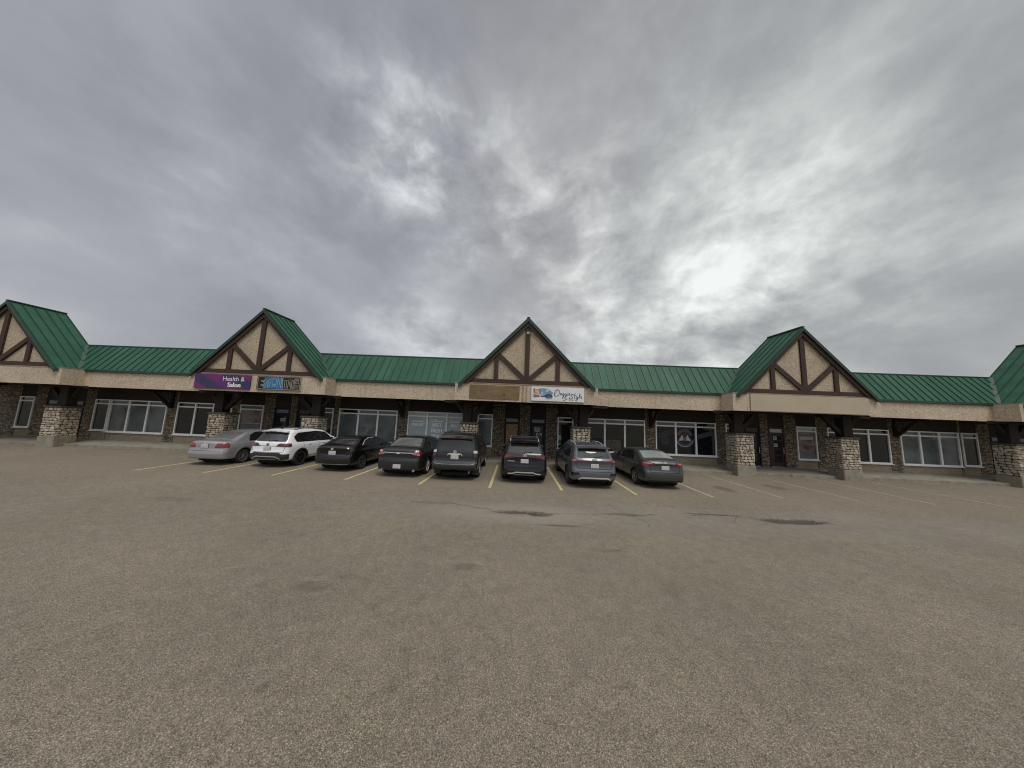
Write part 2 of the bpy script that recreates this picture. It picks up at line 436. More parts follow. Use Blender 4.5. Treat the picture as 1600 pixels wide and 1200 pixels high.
    M['decal_red'] = simple('decal_red', (0.13, 0.055, 0.062), 0.6, var=0.3, scale=14)
    M['decal_blue'] = simple('decal_blue', (0.045, 0.052, 0.095), 0.6, var=0.3, scale=14)
    for k, c in dict(dog_cream=(0.62, 0.47, 0.35), dog_tan=(0.34, 0.20, 0.12), dog_red=(0.38, 0.08, 0.07), dog_grey=(0.20, 0.19, 0.22), wash_teal=(0.16, 0.36, 0.42), wash_blue=(0.20, 0.29, 0.44), wash_pale=(0.42, 0.52, 0.60), wash_navy=(0.055, 0.065, 0.115)).items():
        M[k] = simple(k, c, 0.55, var=0.35, scale=9)
    m, nt, b = material('beauty_poster'); M['beauty_poster'] = m
    p = nt.pos()
    c = nt.ramp(nt.noise(nt.vmath('MULTIPLY', p, (1, 1, 1.2)), 1.9, 3, 0.5, 0.8), [(0.34, (0.05, 0.035, 0.035)), (0.48, (0.20, 0.14, 0.125)), (0.6, (0.28, 0.22, 0.20)), (0.72, (0.14, 0.08, 0.075))])
    nt.set(b.inputs['Base Color'], c); b.inputs['Roughness'].default_value = 0.5
    M['slat_tan'] = simple('slat_tan', (0.62, 0.45, 0.27), 0.7, var=0.2, scale=14)
    M['blind_slat'] = simple('blind_slat', (0.10, 0.105, 0.10), 0.6)
    M['interior'] = simple('interior', (0.022, 0.022, 0.022), 0.9)
    M['flat_roof'] = simple('flat_roof', (0.12, 0.12, 0.12), 0.95)
    # --- car parts
    M['car_glass'] = glassy('car_glass', (0.008, 0.009, 0.010), rough=0.015, dust=0.03, spec=0.6)
    M['rear_glass'] = glassy('rear_glass', (0.014, 0.016, 0.017), rough=0.03, dust=0.07, spec=0.7)
    M['rear_glass_pale'] = glassy('rear_glass_pale', (0.20, 0.23, 0.225), rough=0.03, dust=0.2, spec=0.8, var=.2)  # pale base colour stands in for bright sky in the rear glass
    M['rear_glass_grey'] = glassy('rear_glass_grey', (0.075, 0.08, 0.082), rough=0.03, dust=0.25, spec=0.8)  # greyer base, again sky brightness put into the glass colour
    M['tyre'] = simple('tyre', (0.018, 0.017, 0.016), 0.85, var=0.3, scale=10, bump=0.3)
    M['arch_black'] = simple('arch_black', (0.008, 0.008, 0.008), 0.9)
    M['plastic'] = simple('plastic', (0.022, 0.022, 0.023), 0.6, var=0.2)
    M['gloss_black'] = simple('gloss_black', (0.008, 0.008, 0.009), 0.15, coat=0.6)
    M['alloy'] = simple('alloy', (0.42, 0.42, 0.42), 0.35, metal=0.8)
    M['alloy_dark'] = simple('alloy_dark', (0.10, 0.10, 0.10), 0.4, metal=0.7)
    M['alloy_black'] = simple('alloy_black', (0.018, 0.018, 0.018), 0.4, metal=0.3)
    M['chrome'] = simple('chrome', (0.88, 0.88, 0.88), 0.18, metal=0.5, var=0.03)
    M['silver_plastic'] = simple('silver_plastic', (0.46, 0.46, 0.45), 0.35, metal=0.25)
    M['lamp_red'] = simple('lamp_red', (0.20, 0.010, 0.016), 0.12, coat=1.0, var=0.35, scale=20)
    M['lamp_dark_red'] = simple('lamp_dark_red', (0.060, 0.006, 0.009), 0.12, coat=1.0, var=0.35, scale=20)
    M['lamp_clear'] = simple('lamp_clear', (0.52, 0.48, 0.48), 0.15, coat=1.0, var=0.15, scale=20)
    M['lamp_smoke'] = simple('lamp_smoke', (0.020, 0.012, 0.013), 0.12, coat=1.0)
    M['lamp_pink'] = simple('lamp_pink', (0.42, 0.16, 0.17), 0.15, coat=1.0, var=0.3, scale=30)
    M['plate_white'] = simple('plate_white', (0.55, 0.54, 0.53), 0.5, var=0.05)
    m, nt, b = material('plate_print'); M['plate_print'] = m
    p = nt.coord('Object')
    w = nt.noise(nt.vmath('MULTIPLY', p, (30, 1, 12)), 1.0, 2, 0.6)
    nt.set(b.inputs['Base Color'], nt.mix(nt.smooth(w, 0.44, 0.52), (0.58, 0.58, 0.58), (0.46, 0.43, 0.435)))
    b.inputs['Roughness'].default_value = 0.5
    M['seam'] = simple('seam', (0.004, 0.004, 0.004), 0.9)
make_materials()

# ------------------------------------------------------------------ 2D helpers
def chaikin(pts, n=2, closed=True):
    for _ in range(n):
        q = []; m = len(pts)
        rng = range(m) if closed else range(m - 1)
        if not closed: q.append(pts[0])
        for i in rng:
            a = pts[i]; b = pts[(i+1) % m]
            q.append((a[0]*.75+b[0]*.25, a[1]*.75+b[1]*.25)); q.append((a[0]*.25+b[0]*.75, a[1]*.25+b[1]*.75))
        if not closed: q.append(pts[-1])
        pts = q
    return pts

def roundpoly(pts, r=.05):
    out = []; n = len(pts)
    for i in range(n):
        a, b, c = Vector(pts[i-1]), Vector(pts[i]), Vector(pts[(i+1) % n])
        ra = min(r, (a-b).length*.42); rc = min(r, (c-b).length*.42)
        p = b+(a-b).normalized()*ra; q = b+(c-b).normalized()*rc
        for t in (0, .33, .67, 1): out.append(tuple(p*(1-t)**2+b*2*t*(1-t)+q*t*t))
    return out

def ribbon(pts, w):
    """polyline -> quads of width w (w may be a list)"""
    n = len(pts); L = []; Rr = []
    for i, p in enumerate(pts):
        a = pts[max(i-1, 0)]; b = pts[min(i+1, n-1)]
        dx, dy = b[0]-a[0], b[1]-a[1]; d = math.hypot(dx, dy) or 1
        ww = w[i] if isinstance(w, (list, tuple)) else w
        nx, ny = -dy/d*ww/2, dx/d*ww/2
        L.append((p[0]+nx, p[1]+ny)); Rr.append((p[0]-nx, p[1]-ny))
    return [[Rr[i], Rr[i+1], L[i+1], L[i]] for i in range(n-1)]

def arc(cx, cy, r, a0, a1, n=24, ry=None):
    ry = r if ry is None else ry
    return [(cx+r*math.cos(R(a0+(a1-a0)*i/n)), cy+ry*math.sin(R(a0+(a1-a0)*i/n))) for i in range(n+1)]

def interp(tab, x):
    if x <= tab[0][0]: return tab[0][1]
    for (a, b), (c, d) in zip(tab, tab[1:]):
        if x <= c:
            t = (x-a)/(c-a) if c > a else 1
            return b+(d-b)*t
    return tab[-1][1]

def smooth_interp(tab, x, w):
    return (interp(tab, x-w)+2*interp(tab, x-w/2)+2*interp(tab, x)+2*interp(tab, x+w/2)+interp(tab, x+w))/8

def text_faces(mb, s, size, x, y, z, mat, bold=0.0, align='LEFT', sx=1.0, shear=0.0):
    """flat lettering in an XZ plane facing -Y, built from the built-in font"""
    cu = bpy.data.curves.new('letters', 'FONT'); cu.body = s; cu.size = size; cu.offset = bold
    cu.align_x = align; cu.shear = shear; cu.resolution_u = 4
    o = bpy.data.objects.new('letters', cu); COL.objects.link(o)
    dg = bpy.context.evaluated_depsgraph_get()
    me = bpy.data.meshes.new_from_object(o.evaluated_get(dg))
    mb.faces([(x+v.co.x*sx, y, z+v.co.y) for v in me.vertices], [list(p.vertices) for p in me.polygons], mat)
    bpy.data.objects.remove(o); bpy.data.meshes.remove(me)

# ------------------------------------------------------------------ world, sun, camera
SUN_EL, SUN_AZ = 62.0, 150.0       # the sun is behind thin cloud, high behind the photographer's right shoulder
def make_world():
    w = bpy.data.worlds.new('World'); scene.world = w; w.use_nodes = True
    nt = NT(w.node_tree)
    bg = nt.n['Background']; out = nt.n['World Output']
    sky = nt.n.new('ShaderNodeTexSky'); sky.sky_type = 'NISHITA'; sky.sun_disc = False
    sky.sun_elevation = R(SUN_EL); sky.sun_rotation = R(SUN_AZ)
    nt.set(bg.inputs[0], sky.outputs[0]); bg.inputs[1].default_value = 0.08
    d = nt.coord('Generated'); s = nt.sep(d)
    zz = nt.math('ADD', nt.math('MAXIMUM', s[2], 0.0), 0.58)
    p = nt.comb(nt.math('DIVIDE', s[0], zz), nt.math('DIVIDE', s[1], zz), 0.0)
    p = nt.vmath('ADD', p, (3.7, 1.9, 0.0))
    pd = nt.vmath('ADD', nt.vmath('MULTIPLY', d, (2.7, 2.7, 4.0)), (5.3, 2.1, 7.7))
    pw = nt.vmath('ADD', pd, nt.vmath('MULTIPLY', nt.noise(pd, 0.9, 4, 0.55, 0.0, 'Color'), (0.42, 0.42, 0.42)))
    big = nt.noise(p, 1.1, 3, 0.5)
    med = nt.noise(pw, 1.25, 7, 0.55)
    fine = nt.noise(pw, 3.6, 6, 0.60)
    v = nt.math('ADD', nt.math('MULTIPLY_ADD', big, 0.30, -0.15), nt.math('MULTIPLY_ADD', med, 0.56, -0.28))
    v = nt.math('ADD', v, nt.math('MULTIPLY_ADD', fine, 0.11, -0.055))
    brk = nt.math('ADD', nt.math('MULTIPLY_ADD', med, 2.0, -0.55), nt.math('MULTIPLY_ADD', fine, 1.4, -0.70))
    brk = nt.math('MAXIMUM', brk, -0.1)
    # thinner and thicker regions of the deck: (direction, angular radius, amount)
    for dr, rad, a in ((( -0.34, .64, .69), 14, .42), ((-.138, .748, .65), 15, .25), ((.128, .816, .564), 14, .36), ((-.25, .70, .66), 22, .14),
                       ((.55, .76, .36), 26, .24), ((.62, .58, .53), 18, .10), ((.30, .60, .74), 20, .14), ((.80, .52, .30), 24, .12),
                       ((-.64, .61, .465), 14, .16), ((-.36, .88, .27), 10, .16), ((.15, .97, .16), 22, .24), ((-.3, .94, .14), 18, .22), ((.60, .70, .42), 12, .08), ((.42, .89, .15), 26, .28)):
        L = math.sqrt(sum(q*q for q in dr)); dr = tuple(q/L for q in dr)
        t = nt.smooth(nt.vmath('DOT_PRODUCT', d, dr), math.cos(R(rad)), 1.0)
        v = nt.math('ADD', v, nt.math('MULTIPLY', nt.math('MULTIPLY', t, a), brk))
    for dr, rad, a in (((-.469, .505, .725), 30, -.09), ((-.62, .70, .36), 24, -.10), ((.0, .62, .78), 22, -.09), ((.362, .76, .54), 13, -.10), ((-.05, .90, .40), 16, -.06), ((.33, .84, .43), 9, -.06), ((.62, .66, .42), 34, .04), ((.35, .55, .76), 24, .04)):
        L = math.sqrt(sum(q*q for q in dr)); dr = tuple(q/L for q in dr)
        t = nt.smooth(nt.vmath('DOT_PRODUCT', d, dr), math.cos(R(rad)), 1.0)
        v = nt.math('ADD', v, nt.math('MULTIPLY', t, a))
    v = nt.math('ADD', v, nt.smooth(s[2], 0.22, 0.02, 0.0, 0.13))
    v = nt.math('ADD', v, 0.44)
    col = nt.ramp(v, [(0.0, (0.245, 0.248, 0.262)), (0.30, (0.325, 0.330, 0.350)), (0.48, (0.415, 0.422, 0.436)), (0.68, (0.60, 0.61, 0.61)), (0.95, (0.95, 0.96, 0.95))])
    col = nt.mix(nt.smooth(s[0], 0.0, 0.6), col, nt.mix(1.0, col, (0.975, 1.0, 0.985), 'MULTIPLY'))
    col = nt.mix(nt.smooth(s[0], 0.15, -0.35), col, nt.mix(1.0, col, (0.965, 0.985, 1.025), 'MULTIPLY'))
    # overhead and behind the photographer the deck is brighter: that is where the light comes from
    over = nt.smooth(nt.math('MULTIPLY_ADD', s[1], -0.5, s[2]), 0.68, 1.0, 1.0, 2.75)
    cl = nt.n.new('ShaderNodeBackground'); nt.set(cl.inputs[0], col); nt.set(cl.inputs[1], over)
    mx = nt.n.new('ShaderNodeMixShader'); mx.inputs[0].default_value = 0.96
    nt.l.new(bg.outputs[0], mx.inputs[1]); nt.l.new(cl.outputs[0], mx.inputs[2])
    nt.l.new(mx.outputs[0], out.inputs[0])
    su = bpy.data.lights.new('sun', 'SUN'); su.energy = 1.45; su.angle = R(22); su.color = (1.0, 0.95, 0.88)
    so = bpy.data.objects.new('sun', su); COL.objects.link(so)
    el, az = R(SUN_EL), R(SUN_AZ)
    dirv = Vector((math.sin(az)*math.cos(el), math.cos(az)*math.cos(el), math.sin(el)))
    so.rotation_euler = (-dirv).to_track_quat('-Z', 'Y').to_euler()
    so.location = dirv * 40
    cy = scene.cycles; cy.filter_width = 1.1; cy.max_bounces = 6; cy.diffuse_bounces = 3; cy.glossy_bounces = 3; cy.transmission_bounces = 2; cy.transparent_max_bounces = 6
    cy.caustics_reflective = False; cy.caustics_refractive = False
    scene.view_settings.view_transform = 'Standard'; scene.view_settings.look = 'None'
    scene.view_settings.exposure = 0; scene.view_settings.gamma = 1
    cam = bpy.data.cameras.new('camera'); cam.sensor_width = 36; cam.lens = 36*437/1600; cam.clip_end = 3000; cam.clip_start = 0.05
    co = bpy.data.objects.new('camera', cam); COL.objects.link(co)
    y, pt, r = R(-0.95), R(6.65), R(2.26)
    f = Vector((math.sin(y)*math.cos(pt), math.cos(y)*math.cos(pt), math.sin(pt)))
    rt = Vector((math.cos(y), -math.sin(y), 0)); up = rt.cross(f)
    r2 = rt*math.cos(r)+up*math.sin(r); u2 = -rt*math.sin(r)+up*math.cos(r)
    m = Matrix((r2, u2, -f)).transposed().to_4x4(); m.translation = (0, 0, 2.65)
    co.matrix_world = m
    scene.camera = co
make_world()

# ------------------------------------------------------------------ ground
KERB_Y, WALL_Y = 15.75, 17.40
def make_ground():
    holes = [(-0.12, 8.22, .60, .15, .035), (0.78, 8.12, .32, .16, .06), (7.95, 8.55, 1.0, .32, .05), (7.5, 8.35, .3, .12, .03)]
    rnd = random.Random(4)
    mb = MB(); x0, x1, y0, y1, st = -3.0, 10.0, 7.4, 9.4, 0.05
    nx = int((x1-x0)/st); ny = int((y1-y0)/st); vs = []; fs = []
    for j in range(ny+1):
        for i in range(nx+1):
            x = x0+i*st; y = y0+j*st; z = 0
            if 0 < i < nx and 0 < j < ny:
                for hx, hy, rx, ry, dp in holes:
                    q = math.hypot((x-hx)/rx, (y-hy)/ry)+rnd.uniform(-.12, .12)
                    if q < 1: z -= dp*min(1, (1-q)*2.2)+rnd.uniform(0, .006)
            vs.append((x, y, z))
    for j in range(ny):
        for i in range(nx):
            a = j*(nx+1)+i; fs.append((a, a+1, a+nx+2, a+nx+1))
    mb.faces(vs, fs, M['asphalt'])
    B = 700
    for a, b in (((-B, -B), (B, y0)), ((-B, y1), (B, B)), ((-B, y0), (x0, y1)), ((x1, y0), (B, y1))):
        mb.poly([(a[0], a[1], 0), (b[0], a[1], 0), (b[0], b[1], 0), (a[0], b[1], 0)], M['asphalt'])
    mb.build('parking_lot', kind='structure')
    # cracks, thin jagged strips lying on the asphalt
    def crack(pts, w, seed):
        r = random.Random(seed); path = []
        for (ax, ay), (bx, by) in zip(pts, pts[1:]):
            n = max(2, int(math.hypot(bx-ax, by-ay)/.07))
            for i in range(n):
                t = i/n; path.append((ax+(bx-ax)*t+r.uniform(-.03, .03), ay+(by-ay)*t+r.uniform(-.03, .03)))
        path.append(pts[-1])
        mb = MB()
        for q in ribbon(path, [w*r.uniform(.25, 1.3) for _ in path]): mb.poly([(x, y, .004) for x, y in q], M['crack_fill'])
        mb.build('asphalt_crack', kind='structure')
    crack([(1.1, 8.2), (1.9, 8.28), (2.6, 8.36), (3.1, 8.42)], .016, 1)
    crack([(3.05, 9.35), (3.2, 8.8), (3.35, 8.3), (3.6, 7.8), (3.5, 7.45)], .015, 2)
    crack([(3.3, 8.3), (3.7, 8.42), (4.1, 8.5)], .03, 3)
    crack([(5.2, 8.6), (5.8, 8.7), (6.3, 8.72), (7.0, 8.65)], .03, 4)
    crack([(-1.9, 8.75), (-1.2, 8.5), (-0.6, 8.3)], .035, 5)
    crack([(0.9, 7.3), (1.5, 7.35), (2.1, 7.55)], .013, 6)
    crack([(2.0, 6.1), (2.25, 6.15), (2.4, 6.1)], .02, 7)
    crack([(6.0, 8.05), (6.7, 8.75)], .012, 8)
    # stall lines
    for i, (x, yn) in enumerate(((-14.75, 11.0), (-12.1, 11.1), (-9.43, 11.15), (-6.44, 11.0), (-3.50, 10.75), (-0.86, 10.70), (1.83, 10.80), (4.52, 10.65), (7.32, 10.77), (10.15, 11.1), (13.0, 11.1), (15.8, 11.1), (18.6, 11.1))):
        mb = MB(); r = random.Random(i); w = .115; n = 40
        mat = M['line_yellow'] if x < 4.6 else M['line_pale']
        tilt = (0.1 if x > 6 else 0.0)
        P = [(x+tilt*(1-k/n)*.6+r.uniform(-.006, .006), yn+(KERB_Y-.06-yn)*k/n) for k in range(n+1)]
        if x > 9: w = .075
        for q in ribbon(P, [w*r.uniform(.88, 1.06) for _ in P]): mb.poly([(a, b, .004) for a, b in q], mat)
        mb.build('stall_line', kind='structure')
    # kerb with joints, then the walkway that rises to the shop fronts
    mb = MB(); x = -36.0
    while x < 38:
        mb.box((x+.006, KERB_Y, -.05), (x+2.994, KERB_Y+.16, .15), M['concrete']); x += 3.0
    mb.build('kerb', kind='structure', bevel=.012)
    mb = MB(); x = -36.0
    while x < 38:
        mb.faces([(x+.005, KERB_Y+.165, .148), (x+1.495, KERB_Y+.165, .148), (x+1.495, WALL_Y+.2, .28), (x+.005, WALL_Y+.2, .28),
                  (x+.005, KERB_Y+.165, -.05), (x+1.495, KERB_Y+.165, -.05), (x+1.495, WALL_Y+.2, -.05), (x+.005, WALL_Y+.2, -.05)],
                 [(0,1,2,3), (7,6,5,4), (0,4,5,1), (1,5,6,2), (2,6,7,3), (3,7,4,0)], M['concrete']); x += 1.5
    mb.build('sidewalk', kind='structure')
make_ground()

# ------------------------------------------------------------------ building
ICO = None
def ico():
    global ICO
    if ICO is None:
        bm = bmesh.new(); bmesh.ops.create_icosphere(bm, subdivisions=2, radius=1)
        ICO = ([v.co.copy() for v in bm.verts], [[v.index for v in f.verts] for f in bm.faces]); bm.free()
    return ICO

def stones(mb, w, h, fn, size, mat, rnd, depth=0.05):
    """rows of rounded cobbles over a w x h patch; fn(u, v, d) -> world point"""
    vs0, fs0 = ico(); z = 0.0
    while z < h-.02:
        rh = min(size*rnd.uniform(.62, 1.15), h-z)
        if h-z-rh < size*.35: rh = h-z
        x = -rnd.uniform(0, size*.6)
        while x < w:
            sw = size*rnd.uniform(.8, 2.1); a = max(x, 0); b = min(x+sw, w)
            if w-b < size*.3: b = w
            x = b if b == w else x+sw
            if b-a < size*.25: continue
            cx, cz = (a+b)/2, z+rh/2+rnd.uniform(-.012, .012); hx, hz = (b-a)/2*.93, rh/2*rnd.uniform(.84, 1.0)
            dd = depth*rnd.uniform(.6, 1.15); ph = [rnd.uniform(0, 6.28) for _ in range(4)]; tl = rnd.uniform(-.10, .10)
            pts = []
            for v in vs0:
                px = math.copysign(abs(v.x)**.72, v.x); pz = math.copysign(abs(v.z)**.72, v.z)
                k = 1+.09*math.sin(2.3*v.x+ph[0])+.09*math.sin(2.7*v.z+ph[1])
                ux = px*hx*k; uz = pz*hz*k; ux, uz = ux-uz*tl, uz+ux*tl
                pts.append(fn(cx+ux, cz+uz, max(v.y, -.4)*dd*(1+.15*math.sin(3*v.x+ph[2]))))
            mb.faces(pts, fs0, mat)
            if b == w: break
        z += rh

CX = {'left': -13.97, 'centre': 0.52, 'right': 15.08}
plaza = empty('shopping_plaza', (0.5, 22.0, 0.0))
tag(plaza, 'long one-storey beige strip mall with green metal roof and timbered gables behind the cars', 'building')
PL = Vector((0.5, 22.0, 0.0))
class PB(MB):
    """building part builder: world coordinates in, building-local mesh out"""
    def build(self, name, parent=None, **kw):
        off = PL
        self.v = [(x-off.x, y-off.y, z-off.z) for x, y, z in self.v]
        return super().build(name, parent if parent is not None else plaza, **kw)

X0, X1 = -33.2, 34.8
BAYS = [-28.5, CX['left'], CX['centre'], CX['right'], 29.65]
HB = 3.78                       # half width of a gable bay
def slope_z(y): return 4.38+1.62*(y-15.52)/1.08

def build_shell():
    segs = []; x = X0
    for c in BAYS: segs.append((x, c-HB)); x = c+HB
    segs.append((x, X1)); segs = [s for s in segs if s[1]-s[0] > .4]
    # body behind: flat roof, parapet, end and rear walls
    b = PB(); b.box((X0, 16.68, 5.0), (X1, 31.0, 5.2), M['flat_roof']); b.build('flat_roof')
    b = PB(); b.box((X0, 30.8, 0), (X1, 31.0, 5.6), M['stucco']); b.box((X0, WALL_Y+.02, 0), (X0+.2, 30.8, 4.99), M['stucco']); b.box((X1-.2, WALL_Y+.02, 0), (X1, 30.8, 4.99), M['stucco']); b.build('outer_wall')
    # soffit over the walkway
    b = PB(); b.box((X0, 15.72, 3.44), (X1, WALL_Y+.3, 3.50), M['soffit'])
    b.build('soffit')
    for a, c in segs:
        b = PB(); b.box((a, 15.60, 3.40), (c, 15.72, 4.26), M['stucco'])
        n = max(1, round((c-a)/2.4))
        b.build('fascia')
        # gutter
        b = PB(); b.box((a, 15.50, 4.262), (c, 15.66, 4.40), M['green_trim']); b.build('gutter', bevel=.012)
    # mansard roof, one sheet with standing seams, cut where it dies into the gables
    for a, c in segs:
        aa, cc = a-(2.2 if a > X0+.1 else 0), c+(2.2 if c < X1-.1 else 0)
        b = PB()
        b.faces([(aa, 15.52, 4.38), (cc, 15.52, 4.38), (cc, 16.6, 6.0), (aa, 16.6, 6.0), (aa, 15.52, 4.34), (cc, 15.52, 4.34), (cc, 16.6, 5.95), (aa, 16.6, 5.95)],
                [(0,1,2,3), (7,6,5,4), (0,4,5,1), (1,5,6,2), (2,6,7,3), (3,7,4,0)], M['green_metal'])
        rf = b.build('roof')
        s = PB(); x = aa+.2
        nrm = Vector((0, -1.62, 1.08)).normalized()
        while x < cc-.05:
            p = Vector((x, 15.53, 4.395)); q = Vector((x, 16.58, 5.97))
            s.bar(p+nrm*.012, q+nrm*.012, .022, .05, M['green_seam'], up=nrm); x += .42
        s.build('roof_seam', rf)
        t = PB(); t.box((aa, 16.565, 5.985), (cc, 16.72, 6.045), M['green_seam']); t.build('ridge_cap', rf)
        t = PB(); t.box((aa, 16.60, 5.2), (cc, 16.68, 5.98), M['stucco']); t.build('parapet_back', rf)

def gable(cx, kind):
    K = (7.97-4.30)/3.55; Yf, Yb = 14.60, 16.62
    # fascia box of the bay
    b = PB()
    b.box((cx-HB, 14.72, 3.42), (cx+HB, 14.86, 4.33), M['stucco'])
    b.box((cx-HB, 14.862, 3.42), (cx-HB+.14, 15.74, 4.33), M['stucco']); b.box((cx+HB-.14, 14.862, 3.42), (cx+HB, 15.74, 4.33), M['stucco'])
    b.build('bay_fascia')
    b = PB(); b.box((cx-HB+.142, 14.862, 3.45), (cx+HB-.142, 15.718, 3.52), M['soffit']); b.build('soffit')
    b = PB(); b.box((cx-HB-.01, 14.70, 4.332), (cx+HB+.01, 15.6, 4.375), M['trim_beige']); b.build('bay_flashing')
    # gable wall
    g = PB(); g.prism([(cx-3.36, 4.36), (cx+3.36, 4.36), (cx, 7.97-K*0+.0-.08)], 14.78, 14.90, M['stucco_gable'])
    gw = g.build('gable')
    g = PB(); g.prism([(cx-3.3, 4.36), (cx+3.3, 4.36), (cx, 7.85)], 16.50, 16.58, M['stucco_gable']); g.build('gable_back', gw)
    # timbers
    def beam(p, q, w, y=14.70, d=.08):
        t = PB(); t.bar((p[0], y+d/2, p[1]), (q[0], y+d/2, q[1]), w, d, M['timber']); t.build('timber', gw)
    beam((cx-3.2, 4.49), (cx+3.2, 4.49), .21)
    beam((cx, 4.58), (cx, 7.55), .24, y=14.697)
    for s in (-1, 1):
        beam((cx+s*1.64, 4.585), (cx+s*1.64, 6.05), .22, y=14.696)
        beam((cx+s*.10, 4.62), (cx+s*1.62, 6.00), .23, y=14.693)
        # barge board under the roof edge
        t = PB(); k = s
        t.prism([(cx, 7.90), (cx+k*3.46, 4.32), (cx+k*3.12, 4.32), (cx, 7.53)], 14.64, 14.69, M['timber']); t.build('bargeboard', gw)
        # roof slope
        r = PB()
        top = [(cx, 7.97), (cx+k*3.60, 7.97-K*3.60)]
        th = .075
        r.prism([(cx, 7.97), (cx+k*3.60, 7.97-K*3.60), (cx+k*3.60, 7.97-K*3.60-th*1.4), (cx, 7.97-th*1.4)], Yf, Yb, M['green_metal'])
        ro = r.build('gable_roof', gw)
        sm = PB(); nrm = Vector((k*K, 0, 1)).normalized()
        y = Yf+.03
        while y < Yb:
            sm.bar(Vector((cx+k*.02, y, 7.955))+nrm*.018, Vector((cx+k*3.58, y, 7.97-K*3.58))+nrm*.018, .022, .05, M['green_seam'], up=nrm); y += .395
        sm.build('gable_roof_seam', gw)
        vf = PB(); vf.bar((cx+k*3.50, 15.52, 4.40), (cx+k*1.93, 16.60, 6.03), .20, .03, M['green_seam'], up=(k*.45, -.45, 1)); vf.build('valley_flashing', gw)
        e = PB(); e.prism([(cx, 7.985), (cx+k*3.60, 7.985-K*3.6), (cx+k*3.60, 7.985-K*3.6-.20), (cx, 7.985-.20)], Yf-.035, Yf-.003, M['green_trim']); e.build('rake_trim', gw)
    t = PB(); t.bar((cx, Yf-.03, 8.0), (cx, Yb+.02, 8.0), .16, .05, M['green_seam'], up=(0, 0, 1)); t.build('ridge_cap', gw)
    if kind == 'centre':
        l = PB(); l.lathe([(0, .065), (-.03, .07), (-.05, .05)], M['letter_white'], 16, 'y', (cx, 14.69, 7.15)); l.lathe([(0, .038), (-.055, .036)], M['ink'], 12, 'y', (cx, 14.688, 7.15)); l.build('gable_lamp')

def pillar(x, side, depth=.78, w=.92, seed=0):
    """cobbled pier, post and brace; side = direction of the brace"""
    yf = 15.40; rnd = random.Random(100+seed)
    b = PB(); b.box((x-w/2+.02, yf+.02, .56), (x+w/2-.02, yf+depth-.02, 2.16), M['mortar_light']); o = b.build('pillar')
    s = PB(); h = 1.60; z0 = .56
    stones(s, w, h, lambda u, v, d: (x-w/2+u, yf+.01+d, z0+v), .145, M['cobble_light'], rnd)
    stones(s, w, h, lambda u, v, d: (x-w/2+u, yf+depth-.01-d, z0+v), .15, M['cobble_light'], rnd)
    stones(s, depth, h, lambda u, v, d: (x-w/2+.01+d, yf+u, z0+v), .145, M['cobble_light'], rnd)
    stones(s, depth, h, lambda u, v, d: (x+w/2-.01-d, yf+u, z0+v), .145, M['cobble_light'], rnd)
    s.build('stone_facing', o, smooth=True, angle=180)
    c = PB(); c.box((x-w/2-.03, yf-.03, -.05), (x+w/2+.03, yf+depth+.02, .555), M['concrete']); c.build('concrete_base', o, bevel=.02)
    c = PB(); c.box((x-w/2-.05, yf-.05, 2.162), (x+w/2+.05, yf+depth+.05, 2.25), M['cap_brown']); c.build('cap_slab', o, bevel=.01)
    px = x-side*.16
    p = PB(); p.box((px-.24, yf+.16, 2.252), (px+.24, yf+.60, 3.43), M['timber_post']); p.build('post', o, bevel=.015)
    p = PB(); p.bar((px+side*.22, yf+.38, 2.42), (px+side*1.05, yf+.38, 3.30), .20, .18, M['timber_post']); p.build('brace', o)
    p = PB(); p.bar((px-side*.22, yf+.38, 2.75), (px-side*.62, yf+.38, 3.30), .16, .16, M['timber_post']); p.build('brace', o)
    p = PB(); p.box((px-1.3, yf+.2, 3.30), (px+1.3, yf+.56, 3.436), M['timber_post']); p.build('lintel', o)

M['timber_post'] = simple('timber_post', (0.026, 0.020, 0.017), 0.75, spec=0.2, var=0.25, scale=7)  # dark brown, lowered in tone for the shade under the canopy

ZS = 2.74
def window(x0, x1, zb, n, glass, trans=None, zt=ZS, frame='white_frame', bar=.065, transom=.27):
    """shop window: frame, transom bar, n lights"""
    y0, y1 = WALL_Y-.075, WALL_Y+.06; fr = PB(); fm = M[frame]
    fr.box((x0, y0, zb), (x0+bar, y1, zt), fm); fr.box((x1-bar, y0, zb), (x1, y1, zt), fm)
    fr.box((x0+bar, y0, zt-bar), (x1-bar, y1, zt), fm); fr.box((x0+bar, y0, zb), (x1-bar, y1, zb+bar), fm)
    w = (x1-x0)/n; zx = zt-transom
    for i in range(1, n):
        fr.box((x0+i*w-bar*.75, y0+.002, zb+bar), (x0+i*w+bar*.75, y1, zt-bar), fm)
    edges = [x0+bar]+[x0+i*w for i in range(1, n)]+[x1-bar]
    for i in range(n):
        a = edges[i]+(bar*.75 if i else 0); c = edges[i+1]-(bar*.75 if i < n-1 else 0)
        fr.box((a, y0+.004, zx-.05), (c, y1, zx+.03), fm)
    o = fr.build('window')
    for i in range(n):
        a = edges[i]+(bar*.75 if i else 0); c = edges[i+1]-(bar*.75 if i < n-1 else 0)
        g = glass[i] if isinstance(glass, (list, tuple)) else glass
        p = PB(); p.box((a, WALL_Y-.01, zb+bar), (c, WALL_Y+.002, zx-.05), M[g]); p.build('pane', o)
        t = (trans[i] if isinstance(trans, (list, tuple)) else trans) or g
        p = PB(); p.box((a, WALL_Y-.01, zx+.03), (c, WALL_Y+.002, zt-bar), M[t]); p.build('transom_pane', o)
    s = PB(); s.box((x0-.03, y0-.05, zb-.05), (x1+.03, y1, zb-.002), fm); s.build('sill', o)
    return o

